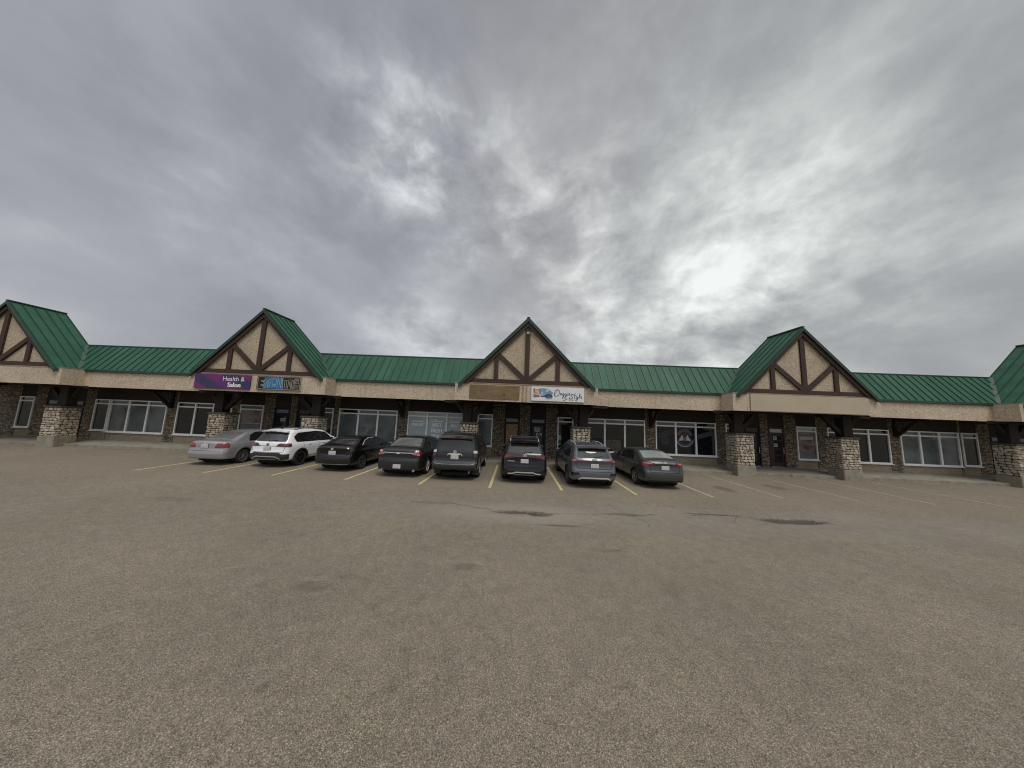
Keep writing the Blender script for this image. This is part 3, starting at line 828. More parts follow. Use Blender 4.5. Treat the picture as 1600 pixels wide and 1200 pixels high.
def door(x0, x1, mat, style):
    zt, zb = 2.62, .27; y0, y1 = WALL_Y-.06, WALL_Y+.06; fm = M[mat]; t = .09
    fr = PB()
    fr.box((x0, y0, zb), (x0+t, y1, zt), fm); fr.box((x1-t, y0, zb), (x1, y1, zt), fm)
    fr.box((x0+t, y0, zt-t), (x1-t, y1, zt), fm); fr.box((x0+t, y0, 2.24), (x1-t, y1, 2.32), fm)
    fr.box((x0+t, y0, zb), (x1-t, y1, zb+.04), M['steel'])
    o = fr.build('door')
    a, c = x0+t+.01, x1-t-.01; yl = WALL_Y-.03
    l = PB(); st = .10
    l.box((a, yl, .32), (a+st, yl+.05, 2.23), fm); l.box((c-st, yl, .32), (c, yl+.05, 2.23), fm)
    l.box((a+st, yl, 2.12), (c-st, yl+.05, 2.23), fm); l.box((a+st, yl, .32), (c-st, yl+.05, .56), fm)
    if style == 'bars':
        for z in (.95, 1.30, 1.80): l.box((a+st, yl-.002, z), (c-st, yl+.05, z+.07), fm)
    l.build('door_leaf', o)
    p = PB(); p.box((a+st, yl+.02, .56), (c-st, yl+.03, 2.12), M['glass_dark']); p.build('pane', o)
    p = PB(); p.box((a-.01, yl+.02, 2.32), (c+.01, yl+.03, zt-t), M['glass_film' if style != 'bars' else 'glass_blind'] if style != 'dark' else M['glass_dark']); p.build('transom_pane', o)
    h = PB(); hx = c-st/2 if style != 'lefth' else a+st/2
    h.tube([(hx, yl-.005, 1.05), (hx, yl-.07, 1.08), (hx, yl-.07, 1.42), (hx, yl-.005, 1.45)], .014, M['steel']); h.build('handle', o)
    return o

def pier(x0, x1, seed, z1=3.43):
    if x1-x0 < .08: return
    b = PB(); b.box((x0, WALL_Y-.02, .05), (x1, WALL_Y+.2, z1), M['mortar']); o = b.build('stone_pier')
    s = PB(); w = x1-x0; z0 = .27
    stones(s, w, z1-z0, lambda u, v, d: (x0+u, WALL_Y-.025+d, z0+v), .088, M['cobble_wall'], random.Random(seed), .04)
    s.build('stone_facing', o, smooth=True, angle=180)

def wallpanel(x0, x1, z0, z1, mat, y=WALL_Y):
    b = PB(); b.box((x0, y, z0), (x1, y+.2, z1), M[mat]); b.build('wall_panel')

def bracket(x):
    b = PB()
    b.box((x-.085, WALL_Y-.20, 2.34), (x+.085, WALL_Y-.075, 3.435), M['timber_post'])
    b.bar((x, WALL_Y-.17, 2.42), (x, WALL_Y-1.15, 3.34), .15, .15, M['timber_post'], up=(0, 1, 1))
    b.box((x-.08, 15.74, 3.30), (x+.08, WALL_Y-.202, 3.436), M['timber_post'])
    b.build('bracket')

build_shell()
for c in BAYS: gable(c, 'centre' if c == CX['centre'] else '')
for i, (x, s) in enumerate(((-16.55, 1), (-11.32, -1), (-2.52, 1), (3.62, -1), (12.36, 1), (17.9, -1), (-31.0, 1), (-25.9, -1), (27.0, 1), (32.2, -1))): pillar(x, s, seed=i)

# wall layout: openings first, then everything left over becomes stone piers and panels
openings = []     # (x0, x1, bottom)
def W(*a, **k):
    openings.append((a[0], a[1], a[2], 'w')); return window(*a, **k)
def D(*a):
    openings.append((a[0], a[1], .27, 'd')); return door(*a)
def two_windows(x0, xm0, xm1, x1, g1, g2, t1=None, t2=None):
    a = W(x0, xm0, .74, 3, g1, t1); b = W(xm1, x1, .74, 3, g2, t2); bracket((xm0+xm1)/2); return a, b
win_film, win_meal = two_windows(-10.95, -7.29, -6.63, -3.02, 'glass_film', 'glass_blind', ['glass_dark', 'glass_film', 'glass_film'], 'glass_blind')
win_crate, win_barber = two_windows(4.26, 7.92, 8.56, 12.20, 'glass_clear', 'glass_black', 'glass_film', ['glass_film', 'glass_film', 'glass_dark'])
two_windows(-25.5, -21.85, -21.2, -17.72, 'glass_film', 'glass_dark'); two_windows(18.85, 22.5, 23.15, 26.6, 'glass_dark', 'glass_film')
W(-17.20, -15.71, .80, 1, 'glass_film', 'glass_dark')
D(-15.03, -14.05, 'blue_door', 'plain'); D(-13.62, -12.72, 'dark_frame', 'dark')
W(-12.10, -11.30, .80, 1, 'glass_dark')
win_side_l = W(-2.32, -1.38, .80, 1, 'glass_film')
door_osb = D(-0.64, .27, 'dark_frame', 'plain')
door_shop = D(.93, 1.89, 'blue_door', 'lefth')
W(2.60, 3.56, .80, 1, 'glass_dark')
W(12.78, 13.60, .80, 1, 'glass_dark'); D(13.92, 14.86, 'blue_door', 'dark'); door_red = D(15.34, 16.30, 'red_door', 'bars')
W(17.02, 18.2, .78, 1, 'glass_film', 'glass_blind')
for c in (-28.5, 29.65):
    W(c-2.9, c-1.95, .8, 1, 'glass_dark'); D(c-1.2, c-.3, 'dark_frame', 'plain'); D(c+.4, c+1.3, 'dark_frame', 'plain'); W(c+2.0, c+2.95, .8, 1, 'glass_dark')
openings.sort(); x = X0; sd = 0
for a, c, zb, kd in openings+[(X1, X1, 0, 'e')]:
    sd += 1
    pier(x, a, 500+sd)
    if kd == 'e': break
    wallpanel(a, c, 2.742 if kd == 'w' else 2.622, 3.438, 'stucco_brown_shaded', WALL_Y-.012)
    if kd == 'w': wallpanel(a, c, .05, zb-.052, 'stucco_low', WALL_Y-.012)
    x = c
# dark rooms behind the clear panes
b = PB()
b.box((4.2, 20.4, .2), (8.0, 20.5, 3.4), M['interior']); b.box((4.1, WALL_Y+.21, .2), (4.2, 20.5, 3.4), M['interior']); b.box((8.0, WALL_Y+.21, .2), (8.1, 20.5, 3.4), M['interior'])
b.box((4.2, WALL_Y+.21, .1), (8.0, 20.4, .28), M['interior']); b.box((4.2, WALL_Y+.21, 3.3), (8.0, 20.4, 3.38), M['interior']); b.build('interior_room')

# osb sheet screwed over the closed door
b = PB(); b.box((-.53, WALL_Y-.075, .50), (.16, WALL_Y-.055, 2.20), M['osb']); b.build('plywood_sheet', door_osb)
# window blind in the crate shop's right light, and half blind in the narrow window
b = MB(); z = .86
while z < 2.42:
    b.box((-.54, -.012, z), (.54, .012, z+.012), M['blind_slat']); z += .045
o = b.build('window_blind'); o.location = (7.30, WALL_Y+.16, 0)
tag(o, 'closed dark horizontal blind behind the right pane of the window left of the round-emblem window', 'blind')
# bamboo-like crates stacked inside
for i, (x, w, h) in enumerate(((5.74, .36, .66), (6.28, .56, .66))):
    b = MB(); z = 0.0
    while z < h:
        b.box((-w/2, -.2, z), (w/2, .2, z+.05), M['slat_tan']); z += .062
    b.box((-w/2+.02, -.18, 0), (w/2-.02, .18, h-.01), M['mortar'])
    o = b.build('slatted_crate'); o.location = (x, WALL_Y+.40, .78)
    tag(o, ['narrower tan slatted crate behind the middle pane of the clear shop window', 'wider tan slatted crate behind the middle pane of the clear shop window'][i], 'crate', 'slatted crates in the shop window')
    sh = None
b = PB(); b.box((4.22, WALL_Y+.205, .70), (7.98, WALL_Y+.75, .775), M['cap_brown']); b.build('window_shelf', win_crate)

# lettering on the meal shop window
def on_glass(parent, fn, name='lettering'):
    b = PB(); fn(b); return b.build(name, parent)
w3 = 3.61/3; yl = WALL_Y-.016
def bars(b, x, z, w): b.box((x-w/2, yl, z), (x+w/2, yl+.003, z+.05), M['letter_pale'])
def f1(b):
    bars(b, -6.63+w3*.5, 2.12, .74); [text_faces(b, 'MEAL KIT', .25, -6.63+w3*.5+k*.007, yl-k*.0006, 1.86, M['letter_pale'], 0, 'CENTER', .72) for k in range(3)]
def f2(b):
    bars(b, -6.63+w3*1.5, 2.16, .76); bars(b, -6.63+w3*1.42, 2.26, .16)
def f3(b):
    bars(b, -6.63+w3*2.45, 2.15, .70); [text_faces(b, 'MEAT', .25, -6.63+w3*2.42+k*.007, yl-k*.0006, 1.86, M['letter_pale'], 0, 'CENTER', .8) for k in range(3)]
for f in (f1, f2, f3): on_glass(win_meal, f)
for t, z in (('MEET', 1.84), ('FRESH', 1.50), ('MEAT', 1.16)):
    on_glass(win_meal, lambda b, t=t, z=z: [text_faces(b, t, .32, -6.63+w3*1.5+k*.007, yl-k*.0006, z+(k % 2)*.006, M['letter_pale'], 0, 'CENTER', .76) for k in range(4)])

# emblem decals on the black window
def decal(b, quads, mat, dy=0.0):
    for q in quads: b.poly([(x, WALL_Y-.014-dy, z) for x, z in q], mat)
def emblem(b):
    cx, cz = 10.33, 1.72
    decal(b, ribbon(arc(cx, cz+.13, .36, 15, 165, 26), .15), M['decal_red'])
    decal(b, ribbon(arc(cx, cz+.13, .45, 5, 175, 26), .03), M['decal_grey'], .001)
    for k in range(7):
        a = 28+k*20.5
        decal(b, ribbon(arc(cx, cz+.13, .36, a-6, a+6, 3), .085), M['decal_grey'], .002)
    decal(b, ribbon(arc(cx, cz-.02, .42, 188, 352, 26, .36), .15), M['decal_blue'])
    decal(b, ribbon(arc(cx, cz-.02, .50, 180, 360, 30, .45), .028), M['decal_white'], .001)
    for k in range(8):
        a = 205+k*18.5
        decal(b, ribbon(arc(cx, cz-.02, .42, a-5, a+5, 3, .36), .07), M['decal_grey'], .002)
    for s in (-1, 1):
        pts = chaikin([(cx+s*.07, cz-.10), (cx+s*.10, cz+.12), (cx+s*.16, cz+.24), (cx+s*.22, cz+.18), (cx+s*.24, cz+.06), (cx+s*.36, cz-.04), (cx+s*.34, cz-.14), (cx+s*.2, cz-.10)], 2)
        decal(b, [pts if s > 0 else pts[::-1]], M['decal_white'], .001)
    decal(b, [arc(cx, cz+.25, .085, 0, 360, 18)[:-1]], M['decal_red'], .003)
    decal(b, [chaikin([(cx-.06, cz+.12), (cx+.06, cz+.12), (cx+.10, cz-.14), (cx-.10, cz-.14)], 1)], M['decal_grey'], .003)
def side_ribbon(x, mat):
    def f(b):
        pts = [(x-.42, 1.86), (x-.2, 1.93), (x+.1, 2.03), (x+.42, 2.12)]
        decal(b, ribbon([(p[0], p[1]) for p in pts], .24), M['decal_violet'] if mat else M['sign_black'])
        for o in (.12, -.12): decal(b, ribbon([(p[0], p[1]+o) for p in pts], .018), M['decal_grey'], .001)
        decal(b, ribbon([(x-.42, 1.74), (x-.42, 1.98)], .02), M['decal_grey'], .001); decal(b, ribbon([(x+.42, 2.0), (x+.42, 2.24)], .02), M['decal_grey'], .001)
        for k in range(5):
            xx = x-.25+k*.12
            decal(b, ribbon(arc(xx, 1.92+k*.037, .045, 30+40*k, 300+40*k, 8), .02), M['decal_grey'], .001)
    return f
on_glass(win_barber, emblem, 'window_emblem')
on_glass(win_barber, side_ribbon(9.22, 0), 'window_ribbon'); on_glass(win_barber, side_ribbon(11.55, 1), 'window_ribbon')
def swirl(b):
    decal(b, ribbon(arc(9.15, 1.58, .2, 0, 360, 24, .2), .07), M['decal_faint']); decal(b, ribbon(arc(9.15, 1.58, .09, 0, 360, 16), .05), M['decal_faint'])
on_glass(win_barber, swirl, 'window_ribbon')

# ------------------------------------------------------------------ signs on the bay fascias (each a thing)
YS = 14.72
def sign(name, x0, x1, z0, z1, face, frame, label, d=.07, parts=None):
    cx, cz = (x0+x1)/2, (z0+z1)/2
    root = empty(name, (cx, YS-d, cz)); tag(root, label, 'sign')
    b = MB(); b.box((x0-cx, 0, z0-cz), (x1-cx, d-.003, z1-cz), M[face]); b.build('sign_panel', root)
    if frame:
        f = MB(); w = .022; e = -.012
        for a, c in (((x0, z0), (x1, z0+w)), ((x0, z1-w), (x1, z1)), ((x0, z0+w), (x0+w, z1-w)), ((x1-w, z0+w), (x1, z1-w))):
            f.box((a[0]-cx, e, a[1]-cz), (c[0]-cx, -.001, c[1]-cz), M[frame])
        f.build('sign_frame', root)
    if parts: parts(root)
    return root

def purple(root):
    b = MB(); text_faces(b, 'Health &', .34, 1.20, -.004, .045, M['letter_white'], 0.0, 'RIGHT', .98); b.build('lettering', root)
    b = MB(); [text_faces(b, 'Salon', .33, 1.02+k*.009, -.004-k*.0006, -.27+(k % 2)*.006, M['letter_white'], 0, 'RIGHT', 1.02) for k in range(5)]; b.build('lettering', root)
sign('purple_sign', -17.25, -14.22, 3.53, 4.29, 'sign_purple', None, 'purple shop sign with white lettering Health & Salon on the left gable bay', parts=purple)

def etown(root):
    W_, H_ = 2.36, .72
    def P(mb, pts, mat, y=-.004):
        mb.poly([(x-W_/2, y, z-H_/2) for x, z in pts], M[mat])
    b = MB()     # black ground behind each block
    P(b, [(.05, .045), (2.31, .045), (2.31, .675), (.05, .675)], 'sign_black', -.002); b.build('sign_ground', root)
    e = MB()
    # cream keylines carve an E out of the black block
    for z in (.24, .46):
        for q in ribbon([(.22, z), (.40, z)], .045): P(e, q, 'sign_cream', -.006)
    for q in ribbon([(.22, .22), (.22, .26)], .03): P(e, q, 'sign_cream', -.006)
    for q in ribbon([(.40, .09), (.34, .20), (.42, .30), (.34, .42), (.42, .52), (.40, .64)], .022): P(e, q, 'sign_cream', -.007)
    e.build('lettering', root)
    t = MB()
    P(t, [(.42, .52), (.44, .66), (1.40, .66), (1.44, .07), (.42, .07), (.38, .2), (.44, .30), (.37, .42)], 'sign_blue', -.005)
    t.build('lettering', root)
    k = MB()
    for pts in ([(.44, .08), (.54, .45), (.66, .55), (.86, .60), (1.02, .58)], [(.60, .10), (.60, .44), (.72, .46), (.72, .14)], [(.66, .18), (.66, .36)],
                [(.80, .50), (.86, .10), (.94, .40), (1.00, .10), (1.06, .62)], [(1.10, .09), (1.12, .60)], [(1.14, .60), (1.30, .14)], [(1.31, .12), (1.30, .62)], [(1.40, .08), (1.34, .66)]):
        for q in ribbon(chaikin(pts, 1, False), .018): P(k, q, 'sign_cream', -.008)
    # TATTOO cut in black with cream keylines
    for pts in ([(1.50, .08), (1.50, .50)], [(1.60, .08), (1.60, .50)], [(1.46, .52), (1.66, .52)], [(1.68, .08), (1.70, .58), (1.82, .58), (1.84, .08)], [(1.76, .20), (1.76, .46)],
                [(1.88, .08), (1.88, .50)], [(1.96, .08), (1.96, .50)], [(1.88, .53), (2.05, .53)], [(1.98, .60), (2.24, .60)], [(2.02, .08), (2.02, .52)],
                [(2.08, .38), (2.08, .56), (2.24, .56), (2.24, .38), (2.08, .38)], [(2.14, .44), (2.14, .50), (2.18, .50)], [(2.08, .10), (2.08, .30), (2.24, .30), (2.24, .10), (2.08, .10)], [(2.14, .16), (2.14, .24), (2.18, .24)]):
        for q in ribbon(pts, .018): P(k, q, 'sign_cream', -.008)
    k.build('lettering', root)
sign('tattoo_sign', -13.84, -11.48, 3.56, 4.28, 'sign_cream', 'sign_black', 'black, blue and cream tattoo shop sign with carved block letters on the left gable bay', parts=etown)
def doggie(root):
    W_, H_ = 2.76, .735
    def P(mb, pts, mat, y): mb.poly([(x-W_/2, y, z-H_/2) for x, z in pts], M[mat])
    rnd = random.Random(9)
    def blob(cx, cz, rx, rz, n=22, j=.18):
        return [(cx+rx*math.cos(2*PI*i/n)*(1+rnd.uniform(-j, j)), cz+rz*math.sin(2*PI*i/n)*(1+rnd.uniform(-j, j))) for i in range(n)]
    a = MB(); y = [-.002]
    def bl(mat, *q, **k):
        y[0] -= .0006; P(a, blob(*q, **k), mat, y[0])
    bl('wash_pale', .62, .50, .40, .18); bl('wash_blue', .92, .42, .20, .16)
    bl('wash_teal', .60, .46, .18, .19); bl('wash_teal', .74, .50, .16, .13); bl('wash_blue', .66, .58, .12, .08)
    bl('wash_pale', .54, .36, .06, .12); bl('wash_pale', .84, .52, .08, .07); bl('wash_navy', .90, .26, .20, .12); bl('wash_navy', .70, .24, .22, .035)
    bl('wash_blue', .92, .18, .07, .05); bl('dog_grey', .44, .50, .07, .14); bl('dog_grey', .20, .28, .14, .10, j=.3)
    bl('dog_tan', .15, .54, .055, .12); bl('dog_tan', .42, .56, .05, .10); bl('dog_tan', .28, .44, .17, .17); bl('dog_cream', .29, .41, .13, .14, j=.1)
    bl('dog_red', .27, .29, .09, .09); bl('dog_red', .36, .24, .10, .04); bl('dog_cream', .29, .35, .07, .05, j=.08)
    bl('ink', .235, .42, .020, .018, j=0); bl('ink', .335, .42, .020, .018, j=0); bl('ink', .285, .36, .026, .018, j=0); bl('wash_pale', .10, .26, .05, .04, j=.3)
    for i in range(7): bl('wash_navy', rnd.uniform(.7, 1.1), rnd.uniform(.08, .2), .012, rnd.uniform(.02, .05))
    a.build('dog_artwork', root)
    # handwritten lettering as pen strokes
    t = MB()
    def S(pts, w=.022):
        for q in ribbon(chaikin(pts, 2, False), w): P(t, q, 'ink', -.012)
    S([(1.36, .60), (1.30, .48), (1.24, .36), (1.20, .33)], .018)
    S([(1.33, .28), (1.22, .27), (1.20, .40), (1.26, .58), (1.37, .64), (1.47, .56), (1.48, .42), (1.42, .31), (1.30, .27)], .022)
    S([(1.55, .44), (1.50, .38), (1.54, .33), (1.60, .38), (1.57, .45), (1.53, .43)])
    for ox in (1.65, 1.78):
        S([(ox+.05, .43), (ox-.02, .42), (ox-.03, .34), (ox+.05, .36), (ox+.06, .43), (ox+.05, .26), (ox, .17), (ox-.05, .20), (ox+.02, .30), (ox+.09, .37)])
    S([(1.89, .42), (1.88, .34), (1.93, .36)]); S([(1.90, .49), (1.91, .50)])
    S([(1.95, .37), (2.02, .43), (1.99, .48), (1.95, .41), (1.97, .34), (2.06, .37)])
    S([(2.06, .37), (2.12, .44), (2.16, .42)], .012)
    S([(2.22, .42), (2.14, .40), (2.08, .34), (2.12, .29), (2.18, .25), (2.12, .17), (2.00, .16), (1.96, .20), (2.02, .24)], .022)
    S([(2.30, .46), (2.25, .28), (2.26, .19), (2.31, .22)]); S([(2.20, .35), (2.36, .37)], .016)
    S([(2.36, .32), (2.35, .22), (2.40, .21), (2.44, .31), (2.41, .12), (2.35, .05), (2.31, .09), (2.40, .18), (2.49, .26)])
    S([(2.49, .26), (2.56, .40), (2.54, .46), (2.51, .36), (2.51, .22), (2.56, .22)])
    S([(2.58, .25), (2.64, .29), (2.62, .33), (2.58, .28), (2.59, .21), (2.66, .22)])
    t.build('lettering', root)
    t2 = MB(); text_faces(t2, 'SALON', .085, 1.98-W_/2, -.006, .075-H_/2, M['dog_grey'], .002, 'LEFT', .95); t2.build('lettering', root)
    t3 = MB()
    for pts in ([(1.68, .05), (1.78, .11), (1.90, .15)], [(1.74, .05), (1.80, .11), (1.88, .18)], [(1.66, .07), (1.70, .04), (1.66, .02)]):
        for q in ribbon(pts, .016): P(t3, q, 'ink', -.006)
    t3.build('scissors_mark', root)
sign('grooming_sign', .79, 3.55, 3.53, 4.265, 'sign_white', None, 'white Doggie Style sign with watercolour dog and handwritten lettering on the centre gable bay', parts=doggie)

def ply(root):
    w, h = 2.76, .74
    b = MB()
    for x in (-.82, .0, .84): b.box((x-.006, -.002, -h/2+.02), (x+.006, -.0005, h/2-.02), M['dog_tan'])
    for x in (-1.2, -.4, .35, 1.1):
        for z in (-.24, .22): b.lathe([(-.004, .016), (0, .018)], M['mortar'], 8, 'y', (x, 0, z))
    b.build('panel_joint', root)
sign('bare_sign_panel', -2.48, .17, 3.53, 4.26, 'stained_ply', None, 'stained bare wooden panel where a sign was removed on the centre gable bay', d=.03, parts=ply)
b = PB(); b.box((.30, YS-.03, 3.44), (.40, YS-.003, 4.30), M['trim_beige']); b.box((.50, YS-.02, 3.44), (.56, YS-.003, 4.30), M['trim_beige']); b.build('fascia_batten')
sign('blank_sign', 12.17, 18.2, 3.45, 4.31, 'panel_beige', None, 'long blank smooth beige sign panel on the right gable bay', d=.06)

# ------------------------------------------------------------------ posters and notices stuck on glass
def notice(x, z, w, h, y, label, tilt=0.0, grp='paper notices on shop doors'):
    b = MB(); b.box((-w/2, -.003, -h/2), (w/2, 0, h/2), M['paper'])
    b.box((-w*.34, -.0045, -h*.22), (w*.34, -.0031, h*.28), M['paper_print'])
    o = b.build('paper_notice'); o.location = (x, y, z); o.rotation_euler = (0, tilt, 0); tag(o, label, 'notice', grp)
yd = WALL_Y-.014
notice(1.36, 1.92, .30, .24, yd, 'largest, topmost white notice on the dark door under the Doggie Style sign', .03)
notice(1.38, 1.56, .13, .30, yd, 'tall narrow white notice below the biggest one on the dark centre door', -.02)
notice(1.60, 1.64, .14, .14, yd, 'small square white notice right of the tall one on the dark centre door')
notice(15.72, 1.99, .21, .20, WALL_Y-.034, 'upper white notice on the dark red door')
notice(15.74, 1.56, .22, .20, WALL_Y-.034, 'lower white notice on the dark red door')
notice(-14.45, 1.90, .30, .20, yd, 'pale notice on the dark door behind the white SUV')
b = MB(); b.box((-.68, -.004, -.42), (.68, 0, .42), M['beauty_poster']); b.box((-.60, -.0055, -.40), (.60, -.0041, -.35), M['paper'])
o = b.build('window_poster'); o.location = (-16.45, WALL_Y-.0145, 1.98); tag(o, 'faded brown picture poster in the window under the purple sign', 'poster')
b = MB(); b.box((-.48, -.004, -.5), (.48, 0, .5), M['beauty_poster']); b.box((-.40, -.0055, .2), (.40, -.0041, .4), M['paper'])
o = b.build('window_poster'); o.location = (17.61, WALL_Y-.0145, 1.75); tag(o, 'picture poster in the window at the right edge beside the dark red door', 'poster')

# roof clutter glimpsed over the ridge
for x, y, h, lb in ((-2.3, 17.4, 1.03, 'small roof vent behind the ridge left of the centre gable'), (12.3, 17.6, 1.04, 'small roof vent behind the ridge near the right gable')):
    b = MB(); b.lathe([(0, .09), (h-.12, .09), (h-.12, .17), (h-.02, .15), (h, .05)], M['steel'], 14, 'z'); o = b.build('roof_vent', smooth=True); o.location = (x, y, 5.2); tag(o, lb, 'vent', 'roof vents')

# ------------------------------------------------------------------ cars
def body_mesh(sp):
    L, W, zb = sp['L'], sp['W'], sp.get('zb', .27)
    top, rear, front, side = sp['top'], sp['rear'], sp['front'], sp['side']
    def axis(n, e):      # params in [-1,1] with loops packed near both ends
        base = [-1, -1+e*.12, -1+e*.4, -1+e*.75, -1+e]
        mid = [(-1+e)+(2-2*e)*i/n for i in range(1, n)]
        return base+mid+[-q for q in base[::-1]]
    zt0 = interp(top, 0); ztL = interp(top, 1e9)
    H = max(z for _, z in top)
    ru, rv, rw = sp.get('ru', .22)/(L/2), sp.get('rv', .10)/((H-zb)/2), sp.get('rw', .13)/(W/2)
    A = axis(44, ru*1.2); B = axis(16, rv*1.2); C = axis(10, rw*1.2)
    rear_at = lambda z: smooth_interp(rear, z, .03); front_at = lambda z: smooth_interp(front, z, .05)
    def mapping(a, b, c):
        # round the box edges first, metrically
        q = [max(-1+ru, min(1-ru, a)), max(-1+rv, min(1-rv, b)), max(-1+rw, min(1-rw, c))]
        d = [(a-q[0])/ru, (b-q[1])/rv, (c-q[2])/rw]
        l = math.sqrt(sum(t*t for t in d))
        if l > 1e-9:
            m_ = max(abs(t) for t in d)
            d = [t/l*m_ for t in d]
        a, b, c = q[0]+d[0]*ru, q[1]+d[1]*rv, q[2]+d[2]*rw
        u, v = (a+1)/2, (b+1)/2
        yt = rear_at(zt0)+(L-front_at(ztL)-rear_at(zt0))*u
        zt = smooth_interp(top, yt, .10)
        z = zb+(zt-zb)*v
        yr = rear_at(zb+(zt0-zb)*v); yf = L-front_at(zb+(ztL-zb)*v)
        y = yr+(yf-yr)*u
        hw = W/2*smooth_interp(side, z, .04)
        rt, ft = sp.get('rtaper', .09), sp.get('ftaper', .14)
        if y < .9: hw *= 1-rt*((.9-y)/.9)**2
        if y > L-1.0: hw *= 1-ft*((y-L+1.0)/1.0)**2
        x = hw*c
        y += sp.get('crown', .10)*abs(c)**2.2*max(0, 1-u*2.2)**2 - .12*abs(c)**2.2*max(0, (u-.6)/.4)**2
        z += sp.get('roofcrown', .035)*(1-c*c)*max(0, (v-.6)/.4)**2-.02*(1-min(1, max(0, v*3)))*abs(c)
        return Vector((x, y-L/2, z))
    bm = bmesh.new(); vd = {}
    def V(i, j, k):
        key = (i, j, k)
        if key not in vd: vd[key] = bm.verts.new(mapping(A[i], B[j], C[k]))
        return vd[key]
    na, nb, nc = len(A)-1, len(B)-1, len(C)-1
    for i in range(na):
        for j in range(nb):
            bm.faces.new((V(i,j,0), V(i,j+1,0), V(i+1,j+1,0), V(i+1,j,0))); bm.faces.new((V(i,j,nc), V(i+1,j,nc), V(i+1,j+1,nc), V(i,j+1,nc)))
        for k in range(nc):
            bm.faces.new((V(i,0,k), V(i+1,0,k), V(i+1,0,k+1), V(i,0,k+1))); bm.faces.new((V(i,nb,k), V(i,nb,k+1), V(i+1,nb,k+1), V(i+1,nb,k)))
    for j in range(nb):
        for k in range(nc):
            bm.faces.new((V(0,j,k), V(0,j,k+1), V(0,j+1,k+1), V(0,j+1,k))); bm.faces.new((V(na,j,k), V(na,j+1,k), V(na,j+1,k+1), V(na,j,k+1)))
    bmesh.ops.recalc_face_normals(bm, faces=bm.faces)
    me = bpy.data.meshes.new('body'); bm.to_mesh(me); bm.free()
    return me

